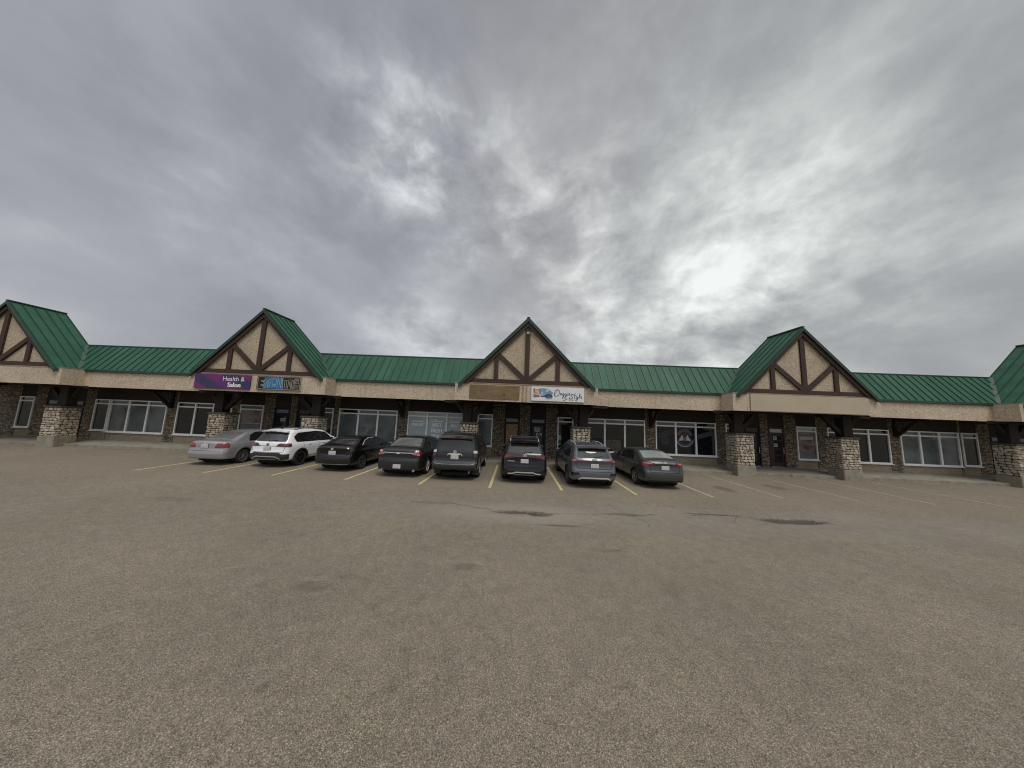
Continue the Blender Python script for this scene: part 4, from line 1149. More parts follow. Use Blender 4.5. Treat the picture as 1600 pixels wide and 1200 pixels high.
def make_car(sp, name, loc, rz=0.0):
    L, W = sp['L'], sp['W']
    root = empty(name, loc, rz); tag(root, sp['label'], sp['cat'], 'cars parked nose-in facing the shops')
    pm = M[sp['paint']]
    me = body_mesh(sp); me.materials.append(pm); me.materials.append(M['arch_black'])
    body = link('body', me, root)
    RW = sp['wheel']; axles = (sp['axle_r'], sp['axle_f'])
    # wheel wells
    cut = MB()
    for ay in axles:
        for s in (-1, 1):
            a0, a1 = s*(W/2-.32), s*(W/2+.2)
            cut.lathe([(a0, .01), (a0, RW+.055), (a1, RW+.055), (a1, .01)], M['arch_black'], 40, 'x', (0, ay-L/2, RW+.01))
    co = cut.build('cutter')
    md = body.modifiers.new('wells', 'BOOLEAN'); md.object = co; md.operation = 'DIFFERENCE'; md.solver = 'EXACT'
    try: md.material_mode = 'TRANSFER'
    except Exception: pass
    body.parent = None
    dg = bpy.context.evaluated_depsgraph_get(); dg.update()
    ev = bpy.data.meshes.new_from_object(body.evaluated_get(dg))
    body.modifiers.clear(); bpy.data.objects.remove(co); body.data = ev; body.parent = root
    bm = bmesh.new(); bm.from_mesh(ev); shade(bm, 38)
    bvh = BVHTree.FromBMesh(bm)
    bm.to_mesh(ev); bm.free()

    def proj(p2, view):
        if view == 'rear': return Vector((p2[0], -6, p2[1])), Vector((0, 1, 0))
        if view == 'front': return Vector((p2[0], 6, p2[1])), Vector((0, -1, 0))
        if view == 'right': return Vector((6, p2[0]-L/2, p2[1])), Vector((-1, 0, 0))
        if view == 'left': return Vector((-6, p2[0]-L/2, p2[1])), Vector((1, 0, 0))
        return Vector((p2[0], p2[1]-L/2, 6)), Vector((0, 0, -1))
    def hit(p2, view):
        for _ in range(14):
            o, d = proj(p2, view); h = bvh.ray_cast(o, d)
            if view in ('rear', 'front'):
                if h[0] is not None and abs(h[1].y) > .22: break
                p2 = (p2[0]*.982, p2[1])
            elif view in ('left', 'right'):
                if h[0] is not None and abs(h[1].x) > .25: break
                p2 = (p2[0]+(.03 if p2[0] < L/2 else -.03), p2[1])
            else: break
        if h[0] is None:
            h = bvh.find_nearest(o+d*(6-L/2*.9 if view in ('rear', 'front') else 5.2))
        n = h[1]
        if n.dot(d) > 0: n = -n
        return h[0], n, d
    def panel(nm, polys, mat, off=.006, grid=.07, parent=None, thick=.03):
        """polys: list of (view, points) laid on to the body surface with real thickness"""
        bm = bmesh.new()
        for view, pts in polys:
            b2 = bmesh.new()
            b2.faces.new([b2.verts.new((p[0], p[1], 0)) for p in pts])
            for ax in (0, 1):
                lo = min(p[ax] for p in pts); hi = max(p[ax] for p in pts); n = int((hi-lo)/grid)
                for i in range(1, n+1):
                    cpt = lo+(hi-lo)*i/(n+1); co_ = [0, 0, 0]; no = [0, 0, 0]; co_[ax] = cpt; no[ax] = 1
                    bmesh.ops.bisect_plane(b2, geom=b2.verts[:]+b2.edges[:]+b2.faces[:], plane_co=co_, plane_no=no)
            mp = {}
            for v in b2.verts:
                p, n, d = hit((v.co.x, v.co.y), view); mp[v] = bm.verts.new(p+n*off*.6-d*off*.6)
            newf = []
            for f in b2.faces:
                try: newf.append(bm.faces.new([mp[v] for v in f.verts]))
                except ValueError: pass
            d = proj((0, 0), view)[1]
            be = [e for e in bm.edges if e.is_boundary and all(f in newf for f in e.link_faces) and e.link_faces]
            ex = bmesh.ops.extrude_edge_only(bm, edges=be)
            for g in ex['geom']:
                if isinstance(g, bmesh.types.BMVert): g.co += d*thick
            b2.free()
        bmesh.ops.recalc_face_normals(bm, faces=bm.faces)
        shade(bm, 35)
        m2 = bpy.data.meshes.new(nm); bm.to_mesh(m2); bm.free(); m2.materials.append(M[mat] if isinstance(mat, str) else mat)
        return link(nm, m2, parent or root)
    def strip(nm, lines, mat, w, off=.004, parent=None, thick=.012):
        polys = []
        for view, pts in lines:
            dense = []
            for a, b in zip(pts, pts[1:]):
                n = max(1, int(math.hypot(b[0]-a[0], b[1]-a[1])/.09))
                dense += [(a[0]+(b[0]-a[0])*i/n, a[1]+(b[1]-a[1])*i/n) for i in range(n)]
            dense.append(pts[-1])
            bm_q = ribbon(dense, w)
            polys.append((view, bm_q))
        bm = bmesh.new()
        for view, quads in polys:
            vd = {}
            for q in quads:
                vs = []
                for p in q:
                    k = (round(p[0], 5), round(p[1], 5))
                    if k not in vd:
                        h, n, d = hit(p, view); vd[k] = bm.verts.new(h+n*off*.7-d*off*.5)
                    vs.append(vd[k])
                try: bm.faces.new(vs)
                except ValueError: pass
            d = proj((0, 0), view)[1]
            be = [e for e in bm.edges if e.is_boundary and all(v in vd.values() for v in e.verts)]
            ex = bmesh.ops.extrude_edge_only(bm, edges=be)
            for g in ex['geom']:
                if isinstance(g, bmesh.types.BMVert): g.co += d*thick
        bmesh.ops.recalc_face_normals(bm, faces=bm.faces)
        m2 = bpy.data.meshes.new(nm); bm.to_mesh(m2); bm.free(); m2.materials.append(M[mat] if isinstance(mat, str) else mat)
        return link(nm, m2, parent or root)
    mir = lambda pts: [(-x, z) for x, z in pts][::-1]

    # glass
    panel('rear_window', [(sp.get('rw_view', 'rear'), roundpoly(sp['rear_window'], .07))], sp.get('rear_mat', 'rear_glass'), .005)
    if 'front_glass' in sp: panel('windshield', [('top', sp['front_glass'])], 'car_glass', .005)
    if 'surround' in sp:
        for v in ('right', 'left'): panel('window_surround', [(v, roundpoly(sp['surround'], .06))], 'gloss_black', .003)
    for g in sp['side_windows']:
        for v in ('right', 'left'): panel('side_window', [(v, roundpoly(g, .045))], 'car_glass', .005)
    if 'window_trim' in sp:
        for v in ('right', 'left'): strip('window_trim', [(v, sp['window_trim'])], 'chrome', .022, .008)
    # lamps
    for lamp in sp['lamps']:
        for s in (1, -1):
            polys = [('rear', lamp['rear'] if s > 0 else mir(lamp['rear']))]
            if 'side' in lamp: polys.append(('right' if s > 0 else 'left', lamp['side']))
            o = panel('tail_light', polys, lamp['mat'], .012)
            for sub in lamp.get('sub', ()):
                panel('lamp_segment', [('rear', sub[0] if s > 0 else mir(sub[0]))], sub[1], .024, parent=o)
    # extra shapes laid on: (name, view, pts or 'both', material, offset)
    for e in sp.get('panels', ()):
        nm, view, pts, mat, off = e
        panel(nm, [(view, pts)], mat, off)
    for e in sp.get('side_panels', ()):
        nm, pts, mat, off = e
        for v in ('right', 'left'): panel(nm, [(v, pts)], mat, off)
    for e in sp.get('strips', ()):
        nm, view, pts, mat, w, off = e
        strip(nm, [(view, pts)], mat, w, off)
    # panel gaps
    gl = [('rear', g) for g in sp.get('rear_gaps', ())]
    for g in sp['door_gaps']: gl += [('right', g), ('left', g)]
    for g in gl: strip('panel_gap', [g], 'seam', .014, .0025)
    # wheel arch cladding
    if sp.get('cladding'):
        for ay in axles:
            for sg in (-1, 1):
                b = MB(); r0, r1 = RW+.045, RW+.125; x1, x2 = sg*(W/2-.10), sg*(W/2+.008); n = 26; vs = []; fs = []
                for i in range(n+1):
                    an = R(-12+204*i/n); c_, s_ = math.cos(an), math.sin(an)
                    for xx, rr in ((x1, r0), (x2-sg*.012, r0), (x2, r0+.012), (x2, r1-.02), (x2-sg*.02, r1), (x1, r1)):
                        vs.append((xx, ay-L/2+c_*rr, RW+.01+s_*rr))
                for i in range(n):
                    for k in range(6): fs.append((6*i+k, 6*i+(k+1) % 6, 6*i+6+(k+1) % 6, 6*i+6+k))
                fs += [tuple(range(6)), tuple(range(6*n, 6*n+6))]
                b.faces(vs, fs, M[sp['cladding']]); b.build('wheel_arch', root, smooth=True, angle=35)
        for v in ('right', 'left'):
            strip('sill_cladding', [(v, [(axles[0]+RW+.12, .36), (axles[1]-RW-.12, .36)])], sp['cladding'], .15, .012)
    # plate
    pz, px = sp['plate'][1], sp['plate'][0]
    p, n, d = hit((px, pz), 'rear')
    b = MB(); b.box((-.155, -.012, -.078), (.155, .01, .078), M['plate_white'])
    plate = b.build('license_plate', root, bevel=.004); plate.location = p+Vector((0, -.014, 0))
    b = MB(); b.box((-.13, -.015, -.05), (.13, -.0125, .045), M['plate_print']); b.build('plate_lettering', plate)
    b = MB(); b.box((-.165, .004, -.088), (.165, .016, .088), M['plastic']); b.build('plate_frame', plate)
    # emblem
    em = sp.get('emblem')
    if em:
        p, n, d = hit((0, em[1]), 'rear'); b = MB(); k = em[2]
        def ring(cx, cz, rx, rz, w=.012):
            for q in ribbon(arc(cx, cz, rx, 0, 360, 18, rz), w): b.prism(q, -.012, .01, M['chrome'])
        if em[0] == 'oval': b.prism(arc(0, 0, k, 0, 360, 18, k*.5)[:-1], -.010, .01, M['chrome'])
        elif em[0] == 'ovals': ring(0, 0, k, k*.66); ring(0, .01, k*.42, k*.3, .01); ring(0, -.0, k*.3, k*.62, .01)
        elif em[0] == 'rings':
            for i in range(4): ring((i-1.5)*k*.8, 0, k*.5, k*.5, .009)
        elif em[0] == 'roundv':
            b.prism(arc(0, 0, k, 0, 360, 20)[:-1], -.008, .01, M['gloss_black']); ring(0, 0, k*.92, k*.92, .010)
            for pts in ([(-k*.5, k*.6), (-.0, -.0), (k*.5, k*.6)], [(-k*.6, k*.3), (-k*.25, -k*.7), (0, -k*.05), (k*.25, -k*.7), (k*.6, k*.3)]):
                for q in ribbon(pts, .008): b.prism(q, -.011, .0, M['chrome'])
        elif em[0] == 'h':
            for pts in ([(-k*.6, k*.75), (-k*.4, -k*.75)], [(k*.6, k*.75), (k*.4, -k*.75)], [(-k*.5, -.01), (k*.5, -.01)]):
                for q in ribbon(pts, .022): b.prism(q, -.012, .01, M['chrome'])
            ring(0, 0, k*.85, k*.85, .010)
        elif em[0] == 'slanth':
            ring(0, 0, k, k*.58)
            for pts in ([(-k*.45, -k*.4), (-k*.2, k*.4)], [(k*.2, -k*.4), (k*.45, k*.4)], [(-k*.32, -.01), (k*.32, .01)]):
                for q in ribbon(pts, .014): b.prism(q, -.012, .01, M['chrome'])
        e = b.build('emblem', root); e.location = p+Vector((0, -.012, 0))
    # wheels
    rim = sp.get('rim', 'alloy'); ns = sp.get('spokes', 5)
    for ay in axles:
        for s in (-1, 1):
            xo = s*(W/2*sp.get('trackk', .985)-.115); cpos = (xo, ay-L/2, RW)
            t = MB(); w = .11
            t.lathe([(-w*.72, RW*.66), (-w*.95, RW*.74), (-w, RW*.88), (-w*.80, RW*.975), (-w*.45, RW), (w*.45, RW), (w*.80, RW*.975), (w, RW*.88), (w*.95, RW*.74), (w*.72, RW*.66)], M['tyre'], 40, 'x', close=True)
            wh = MB(); wh.lathe([(-.06, RW*.62), (-.06, .02), (.0, .02), (.0, RW*.62)], M['arch_black'], 30, 'x')
            hub = wh.build('wheel', root, smooth=True); hub.location = cpos
            t.build('tyre', hub, smooth=True, angle=50)
            r = MB(); xs = s*.085; ri = RW*.685
            r.lathe([(s*.072, ri*1.01), (s*.098, ri), (s*.098, ri*.93), (s*.06, ri*.90), (s*.02, ri*.90)], M[rim], 36, 'x', close=True)
            r.lathe([(s*.03, ri*.17), (s*.088, ri*.15), (s*.094, .004)], M[rim], 18, 'x')
            for k in range(ns):
                an = 2*PI*k/ns+.3; pw = ri*.92
                for da in ((-.11, .11) if ns <= 6 else (0,)):
                    a2 = an+da*1.4
                    r.bar((s*.078, math.cos(an+da)*ri*.12, math.sin(an+da)*ri*.12), (s*.082, math.cos(a2)*pw, math.sin(a2)*pw), ri*.13, .03, M[rim], up=(1, 0, 0))
            r.build('rim', hub, smooth=True, angle=35)
    # mirrors
    my, mz = sp['mirror']
    for s in (-1, 1):
        h, n, d = hit((my, mz), 'right' if s > 0 else 'left')
        b = MB(); x0 = h.x
        vs0, fs0 = ico()
        b.faces([(x0+s*.13+math.copysign(abs(v.x)**.6, v.x)*.105, h.y+math.copysign(abs(v.y)**.7, v.y)*.075, mz+.02+math.copysign(abs(v.z)**.6, v.z)*.07) for v in vs0], fs0, M[sp.get('mirror_mat', sp['paint'])])
        b.bar((x0-s*.02, h.y+.02, mz-.03), (x0+s*.08, h.y+.01, mz-.01), .05, .03, M['plastic'], up=(0, 0, 1))
        mo = b.build('side_mirror', root, smooth=True, angle=60)
        g = MB(); g.box((x0+s*.13-.085, h.y-.079, mz-.03), (x0+s*.13+.085, h.y-.070, mz+.07), M['rear_glass']); g.build('mirror_glass', mo, bevel=.003)
    # door handles
    for hy, hz in sp['handles']:
        for v, s in (('right', 1), ('left', -1)):
            h, n, d = hit((hy, hz), v); b = MB(); b.box((h.x-.01 if s > 0 else h.x-.028, h.y-.10, hz-.014), (h.x+.028 if s > 0 else h.x+.01, h.y+.10, hz+.014), M[sp.get('handle_mat', sp['paint'])]); b.build('door_handle', root, bevel=.008)
    # roof rails, spoiler, aerial, exhausts, flaps
    if 'rails' in sp:
        rx, y0, y1, rm = sp['rails']
        for s in (-1, 1):
            pts = []
            for i in range(13):
                yy = y0+(y1-y0)*i/12; h, n, d = hit((s*rx, yy), 'top'); up = .055*min(1, 3.2*min(i, 12-i)/12+.12)
                pts.append(h+Vector((0, 0, up)))
            b = MB(); b.tube(pts, .018, M[rm], 8)
            for i in (1, 6, 11): b.tube([pts[i], pts[i]-Vector((0, 0, .06))], .016, M[rm], 6)
            b.build('roof_rail', root, smooth=True)
        if sp.get('crossbars'):
            for yy in sp['crossbars']:
                h, n, d = hit((0, yy), 'top'); h2, n2, d2 = hit((rx, yy), 'top')
                b = MB(); b.box((-rx-.04, yy-L/2-.035, h2.z+.05), (rx+.04, yy-L/2+.035, h2.z+.09), M['plastic']); b.build('roof_crossbar', root, bevel=.01)
    if 'spoiler' in sp:
        y0, y1, z0, z1, hw = sp['spoiler']
        b = MB(); n = 12; vs = []; fs = []
        for i in range(n+1):
            t = -1+2*i/n; x = hw*t; cr = .06*abs(t)**2; dz = -.03*abs(t)**2.5
            vs += [(x, y0+cr-L/2, z0+dz), (x, y0+cr-.008-L/2, z0+.028+dz), (x, y1-L/2, z1+dz), (x, y1-L/2, z1-.07+dz)]
        for i in range(n):
            for k in range(4): fs.append((4*i+k, 4*i+(k+1) % 4, 4*i+4+(k+1) % 4, 4*i+4+k))
        fs += [(0, 1, 2, 3), (4*n+3, 4*n+2, 4*n+1, 4*n)]
        b.faces(vs, fs, pm); so = b.build('roof_spoiler', root, smooth=True, angle=50)
        br = MB(); br.box((-.16, y0-.006-L/2, z0+.004), (.16, y0+.01-L/2, z0+.02), M['lamp_dark_red']); br.build('brake_light', so)
    if 'aerial' in sp:
        h, n, d = hit((0, sp['aerial']), 'top'); b = MB()
        b.faces([h+Vector(q) for q in ((-.03, -.05, -.01), (.03, -.05, -.01), (.0, -.06, .06), (.0, .0, .045), (-.02, .12, -.01), (.02, .12, -.01))], [(0, 1, 2), (0, 2, 3, 4), (1, 5, 3, 2), (4, 3, 5), (0, 4, 5, 1)], M['plastic' if sp.get('aerial_dark', True) else sp['paint']])
        b.build('roof_aerial', root)
    for ex in sp.get('exhausts', ()):
        h, n, d = hit((ex[0], ex[1]+.06), 'rear'); b = MB(); b.lathe([(0, .040), (-.14, .042), (-.14, .032), (-.02, .030)], M['chrome'], 16, 'y', (ex[0], h.y+.10, ex[1]), close=True); b.lathe([(-.03, .03), (-.035, .001)], M['arch_black'], 12, 'y', (ex[0], h.y+.10, ex[1])); b.build('exhaust_pipe', root, smooth=True)
    if sp.get('mudflaps'):
        for s in (-1, 1):
            b = MB(); b.box((s*(W/2-.17)-.14, sp['axle_r']-RW-.10-L/2, .17), (s*(W/2-.17)+.14, sp['axle_r']-RW-.085-L/2, .50), M['plastic']); b.build('mud_flap', root)
    if sp.get('wiper'):
        z = sp['wiper']; p, n, d = hit((0, z), 'rear'); p2, n2, d2 = hit((.34, z+.05), 'rear')
        b = MB(); b.tube([p+Vector((0, -.03, 0)), p2+Vector((0, -.03, 0))], .011, M['plastic'], 6); b.tube([p+Vector((0, .01, 0)), p+Vector((0, -.04, 0))], .022, M['plastic'], 8); b.build('rear_wiper', root)
    # headlights and grille (hidden side, seen only from other positions)
    fz = sp.get('headz', .72)
    for s in (1, -1):
        q = [(.48*W, fz-.04), (.48*W, fz+.06), (.27*W, fz+.03), (.28*W, fz-.06)]; q = [(x*.93, z) for x, z in q]
        panel('headlight', [('front', q if s < 0 else mir(q))], 'lamp_clear', .01)
    panel('grille', [('front', [(-.4, fz-.28), (.4, fz-.28), (.36, fz-.04), (-.36, fz-.04)])], 'gloss_black', .008)
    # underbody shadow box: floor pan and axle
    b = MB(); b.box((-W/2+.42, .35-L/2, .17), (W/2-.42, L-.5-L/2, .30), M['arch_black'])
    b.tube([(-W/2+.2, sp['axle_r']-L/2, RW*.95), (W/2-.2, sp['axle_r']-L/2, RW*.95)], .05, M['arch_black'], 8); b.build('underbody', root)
    return root

SIDE_SEDAN = [(.15, .90), (.24, .945), (.36, .975), (.55, .985), (.72, 1.0), (.88, .985), (.95, .955), (.99, .90), (1.08, .845), (1.42, .66)]
SIDE_SUV = [(.15, .91), (.26, .955), (.45, .985), (.65, .99), (.80, 1.0), (.95, .985), (1.04, .955), (1.09, .91), (1.62, .70)]

M['p_silver'] = paint('p_silver', (0.36, 0.36, 0.365), .5, .32, .3)
M['p_white'] = paint('p_white', (0.78, 0.79, 0.80), 0.0, .30, .22)
M['p_black'] = paint('p_black', (0.005, 0.005, 0.006), .1, .25, .045)
M['p_charcoal'] = paint('p_charcoal', (0.024, 0.026, 0.028), .4, .3, .16)
M['p_grey'] = paint('p_grey', (0.030, 0.031, 0.035), .4, .3, .16)
M['p_navy'] = paint('p_navy', (0.007, 0.009, 0.015), .2, .25, .07)
M['p_bluegrey'] = paint('p_bluegrey', (0.118, 0.125, 0.142), .45, .32, .28)
M['p_steel'] = paint('p_steel', (0.066, 0.072, 0.072), .5, .3, .22)

cars = {}
# 1 silver sedan
cars['silver'] = dict(surround=[(1.28, 1.0), (3.42, 0.95), (2.97, 1.33), (2.22, 1.4), (1.72, 1.385), (1.42, 1.26)], rear_mat='rear_glass_grey', L=4.75, W=1.80, paint='p_silver', wheel=.325, axle_r=1.02, axle_f=3.75, cat='car', rim='alloy', spokes=9,
    label='silver sedan with multi-spoke wheels, leftmost parked car beside the white SUV',
    top=[(0, 1.00), (.10, 1.03), (.55, 1.06), (1.25, 1.36), (1.75, 1.44), (2.35, 1.46), (2.95, 1.38), (3.75, 1.0), (4.3, .92), (4.75, .74)],
    rear=[(.2, .12), (.32, .03), (.5, 0), (.62, .03), (.70, .07), (.9, .08), (1.05, .12)], front=[(.2, .18), (.4, .02), (.55, 0), (.8, .10)], side=SIDE_SEDAN,
    rw_view='top', rear_window=[(-.60, .66), (.60, .66), (.50, 1.30), (-.50, 1.30)], front_glass=[(-.52, 2.98), (.52, 2.98), (.62, 3.62), (-.62, 3.62)],
    side_windows=[[(1.30, 1.02), (2.18, 1.00), (2.18, 1.37), (1.75, 1.36), (1.45, 1.25)], [(2.26, 1.00), (3.35, .98), (2.95, 1.30), (2.26, 1.375)]],
    lamps=[dict(rear=[(.42, .78), (.84, .76), (.84, .98), (.50, .96)], side=[(.08, .78), (.34, .80), (.28, .96), (.08, .97)], mat='lamp_red')],
    strips=[('chrome_trim', 'right', [(.20, .62), (.60, .62)], 'chrome', .02, .008), ('fender_flare', 'right', arc(1.02, .335, .40, 5, 175, 16), 'p_silver', .05, .018), ('chrome_trim', 'right', [(1.50, .60), (3.3, .60)], 'chrome', .02, .008)],
    rear_gaps=[[(-.78, .64), (.78, .64)]], door_gaps=[[(2.22, .35), (2.22, 1.0)], [(1.42, .55), (1.36, .80), (1.34, 1.0)]], plate=(0, .84), emblem=('oval', .95, .06), mirror=(3.1, 1.02), handles=[(1.75, .88), (2.75, .87)])
# 2 white compact SUV
cars['white'] = dict(surround=[(.66, 1.09), (3.20, 1.02), (2.70, 1.45), (2.05, 1.54), (.84, 1.50), (.56, 1.33)], L=4.46, W=1.84, paint='p_white', wheel=.345, axle_r=.93, axle_f=3.62, cat='SUV', rim='alloy_black', spokes=5, cladding='plastic', zb=.31,
    label='white compact SUV with black lower cladding and black roof rails',
    top=[(0, 1.60), (.42, 1.60), (.8, 1.635), (1.4, 1.645), (2.1, 1.62), (2.65, 1.54), (3.45, 1.10), (4.0, 1.02), (4.46, .85)],
    rear=[(.2, .16), (.34, .05), (.48, 0), (.66, .01), (.74, .06), (.95, .08), (1.08, .10), (1.2, .20), (1.62, .46)], front=[(.2, .16), (.4, .02), (.6, 0), (.9, .08)], side=SIDE_SUV, rtaper=.07,
    rear_window=[(-.70, 1.13), (.70, 1.13), (.60, 1.53), (-.60, 1.53)], front_glass=[(-.56, 2.68), (.56, 2.68), (.68, 3.36), (-.68, 3.36)],
    side_windows=[[(.66, 1.13), (.98, 1.10), (.98, 1.47), (.80, 1.48), (.60, 1.34)], [(1.04, 1.10), (2.02, 1.08), (2.02, 1.51), (1.04, 1.48)], [(2.10, 1.08), (3.12, 1.05), (2.68, 1.42), (2.10, 1.51)]],
    lamps=[dict(rear=[(.36, .93), (.88, .90), (.90, 1.05), (.52, 1.06), (.44, 1.02)], side=[(.05, .90), (.36, .97), (.30, 1.06), (.05, 1.06)], mat='lamp_dark_red', sub=[([(.56, .95), (.80, .94), (.82, 1.01), (.58, 1.02)], 'lamp_red')])],
    panels=[('rear_bumper', 'rear', [(-.87, .30), (.87, .30), (.88, .60), (.66, .60), (.56, .66), (-.56, .66), (-.66, .60), (-.88, .60)], 'plastic', .012),
            ('skid_plate', 'rear', [(-.48, .36), (.48, .36), (.40, .38), (-.40, .38)], 'silver_plastic', .022)],
    strips=[('skid_trim', 'rear', [(-.62, .40), (-.42, .49), (.42, .49), (.62, .40)], 'silver_plastic', .035, .020), ('tailgate_crease', 'rear', [(-.40, .94), (.40, .94)], 'seam', .016, .003)],
    rear_gaps=[[(-.70, .68), (.70, .68)], [(-.70, .68), (-.74, .92)], [(.70, .68), (.74, .92)]], door_gaps=[[(2.06, .42), (2.06, 1.09)], [(1.08, .62), (1.02, 1.10)], [(3.05, .48), (3.1, 1.0)]],
    plate=(0, .81), emblem=('roundv', 1.00, .065), mirror=(2.95, 1.12), handles=[(1.42, .96), (2.40, .95)], rails=(.57, .75, 2.6, 'plastic'), spoiler=(.26, .50, 1.555, 1.625, .58), aerial=.75, wiper=1.15)
# 3 black sedan
cars['black'] = dict(surround=[(1.08, 1.01), (3.28, 0.94), (2.82, 1.28), (2.1, 1.36), (1.58, 1.345), (1.25, 1.21)], rear_mat='rear_glass', L=4.63, W=1.80, paint='p_black', wheel=.325, axle_r=.98, axle_f=3.68, cat='car', rim='alloy_dark', spokes=5,
    label='glossy black fastback sedan between the white SUV and the charcoal sedan',
    top=[(0, 1.02), (.12, 1.07), (.40, 1.09), (.95, 1.30), (1.45, 1.39), (2.1, 1.42), (2.75, 1.33), (3.55, .98), (4.2, .88), (4.63, .70)],
    rear=[(.2, .14), (.32, .03), (.48, 0), (.62, .02), (.72, .09), (.92, .07), (1.0, .03), (1.09, .06)], front=[(.2, .18), (.4, .02), (.55, 0), (.8, .10)], side=SIDE_SEDAN,
    rw_view='top', rear_window=[(-.62, .50), (.62, .50), (.52, 1.28), (-.52, 1.28)], front_glass=[(-.52, 2.80), (.52, 2.80), (.62, 3.45), (-.62, 3.45)],
    side_windows=[[(1.10, 1.03), (2.06, .99), (2.06, 1.33), (1.60, 1.32), (1.28, 1.20)], [(2.12, .99), (3.2, .97), (2.80, 1.25), (2.12, 1.335)]],
    window_trim=[(1.02, 1.06), (1.35, 1.26), (1.7, 1.345), (2.2, 1.35)],
    lamps=[dict(rear=[(.50, .86), (.60, .78), (.84, .76), (.86, 1.02), (.56, 1.03), (.56, .99), (.78, .97), (.78, .84)], side=[(.07, .80), (.30, .84), (.26, 1.0), (.07, 1.0)], mat='lamp_smoke')],
    panels=[('rear_diffuser', 'rear', [(-.74, .34), (.74, .34), (.80, .52), (-.80, .52)], 'gloss_black', .008)],
    strips=[('bumper_trim', 'rear', [(-.84, .55), (-.55, .58), (.55, .58), (.84, .55)], 'plastic', .03, .01), ('bumper_trim', 'rear', [(-.70, .33), (.70, .33)], 'silver_plastic', .016, .014)],
    rear_gaps=[[(-.60, .66), (.60, .66)], [(-.60, .66), (-.70, .84)], [(.60, .66), (.70, .84)]], door_gaps=[[(2.09, .35), (2.09, 1.0)], [(1.30, .55), (1.22, 1.0)]], plate=(0, .80), emblem=('h', .965, .055), mirror=(2.9, 1.02), handles=[(1.55, .89), (2.55, .87)], aerial=1.5)
# 4 charcoal large sedan
cars['charcoal'] = dict(surround=[(1.34, 1.1), (3.68, 1.03), (3.14, 1.41), (2.33, 1.48), (1.84, 1.465), (1.52, 1.33)], rear_mat='rear_glass_grey', L=5.10, W=1.93, paint='p_charcoal', wheel=.35, axle_r=1.12, axle_f=3.98, cat='car', rim='chrome', spokes=10,
    label='charcoal full-size sedan with chrome bar between red and white tail lights',
    top=[(0, 1.08), (.12, 1.13), (.60, 1.15), (1.45, 1.47), (1.95, 1.53), (2.5, 1.54), (3.1, 1.46), (3.95, 1.08), (4.6, .98), (5.1, .78)],
    rear=[(.2, .14), (.32, .04), (.48, 0), (.66, .01), (.76, .06), (1.0, .06), (1.08, .04), (1.14, .08)], front=[(.2, .18), (.4, .02), (.55, 0), (.85, .10)],
    side=[(.15, .91), (.26, .955), (.45, .985), (.65, .99), (.82, 1.0), (.96, .985), (1.03, .955), (1.07, .90), (1.16, .84), (1.52, .665)],
    rw_view='top', rear_window=[(-.66, .70), (.66, .70), (.54, 1.44), (-.54, 1.44)], front_glass=[(-.55, 3.15), (.55, 3.15), (.66, 3.85), (-.66, 3.85)],
    side_windows=[[(1.36, 1.12), (2.30, 1.09), (2.30, 1.45), (1.86, 1.44), (1.55, 1.32)], [(2.37, 1.09), (3.6, 1.06), (3.12, 1.38), (2.37, 1.455)]],
    lamps=[dict(rear=[(.60, .90), (.90, .86), (.92, 1.10), (.70, 1.10), (.56, 1.00)], side=[(.06, .90), (.30, .95), (.26, 1.09), (.06, 1.09)], mat='lamp_red',
                sub=[([(.57, .935), (.74, .91), (.74, 1.005), (.59, 1.005)], 'lamp_pink'), ([(.66, 1.02), (.80, 1.02), (.80, 1.09), (.72, 1.085)], 'lamp_clear'), ([(.76, .89), (.84, .885), (.84, .97), (.76, .98)], 'lamp_pink')])],
    strips=[('chrome_bar', 'rear', [(-.62, .995), (.62, .995)], 'chrome', .030, .014), ('bumper_crease', 'rear', [(-.90, .66), (.90, .66)], 'seam', .012, .002)],
    rear_gaps=[[(-.58, .72), (.58, .72)], [(-.58, .72), (-.62, .92)], [(.58, .72), (.62, .92)]], door_gaps=[[(2.33, .38), (2.33, 1.08)], [(1.52, .60), (1.45, 1.1)]], plate=(0, .46), emblem=('oval', .985, .075),
    panels=[('plate_recess', 'rear', [(-.30, .36), (.30, .36), (.30, .57), (-.30, .57)], 'plastic', .003)], exhausts=[(-.66, .29), (.66, .29)], mirror=(3.3, 1.13), handles=[(1.9, .97), (2.95, .96)], aerial=1.6)
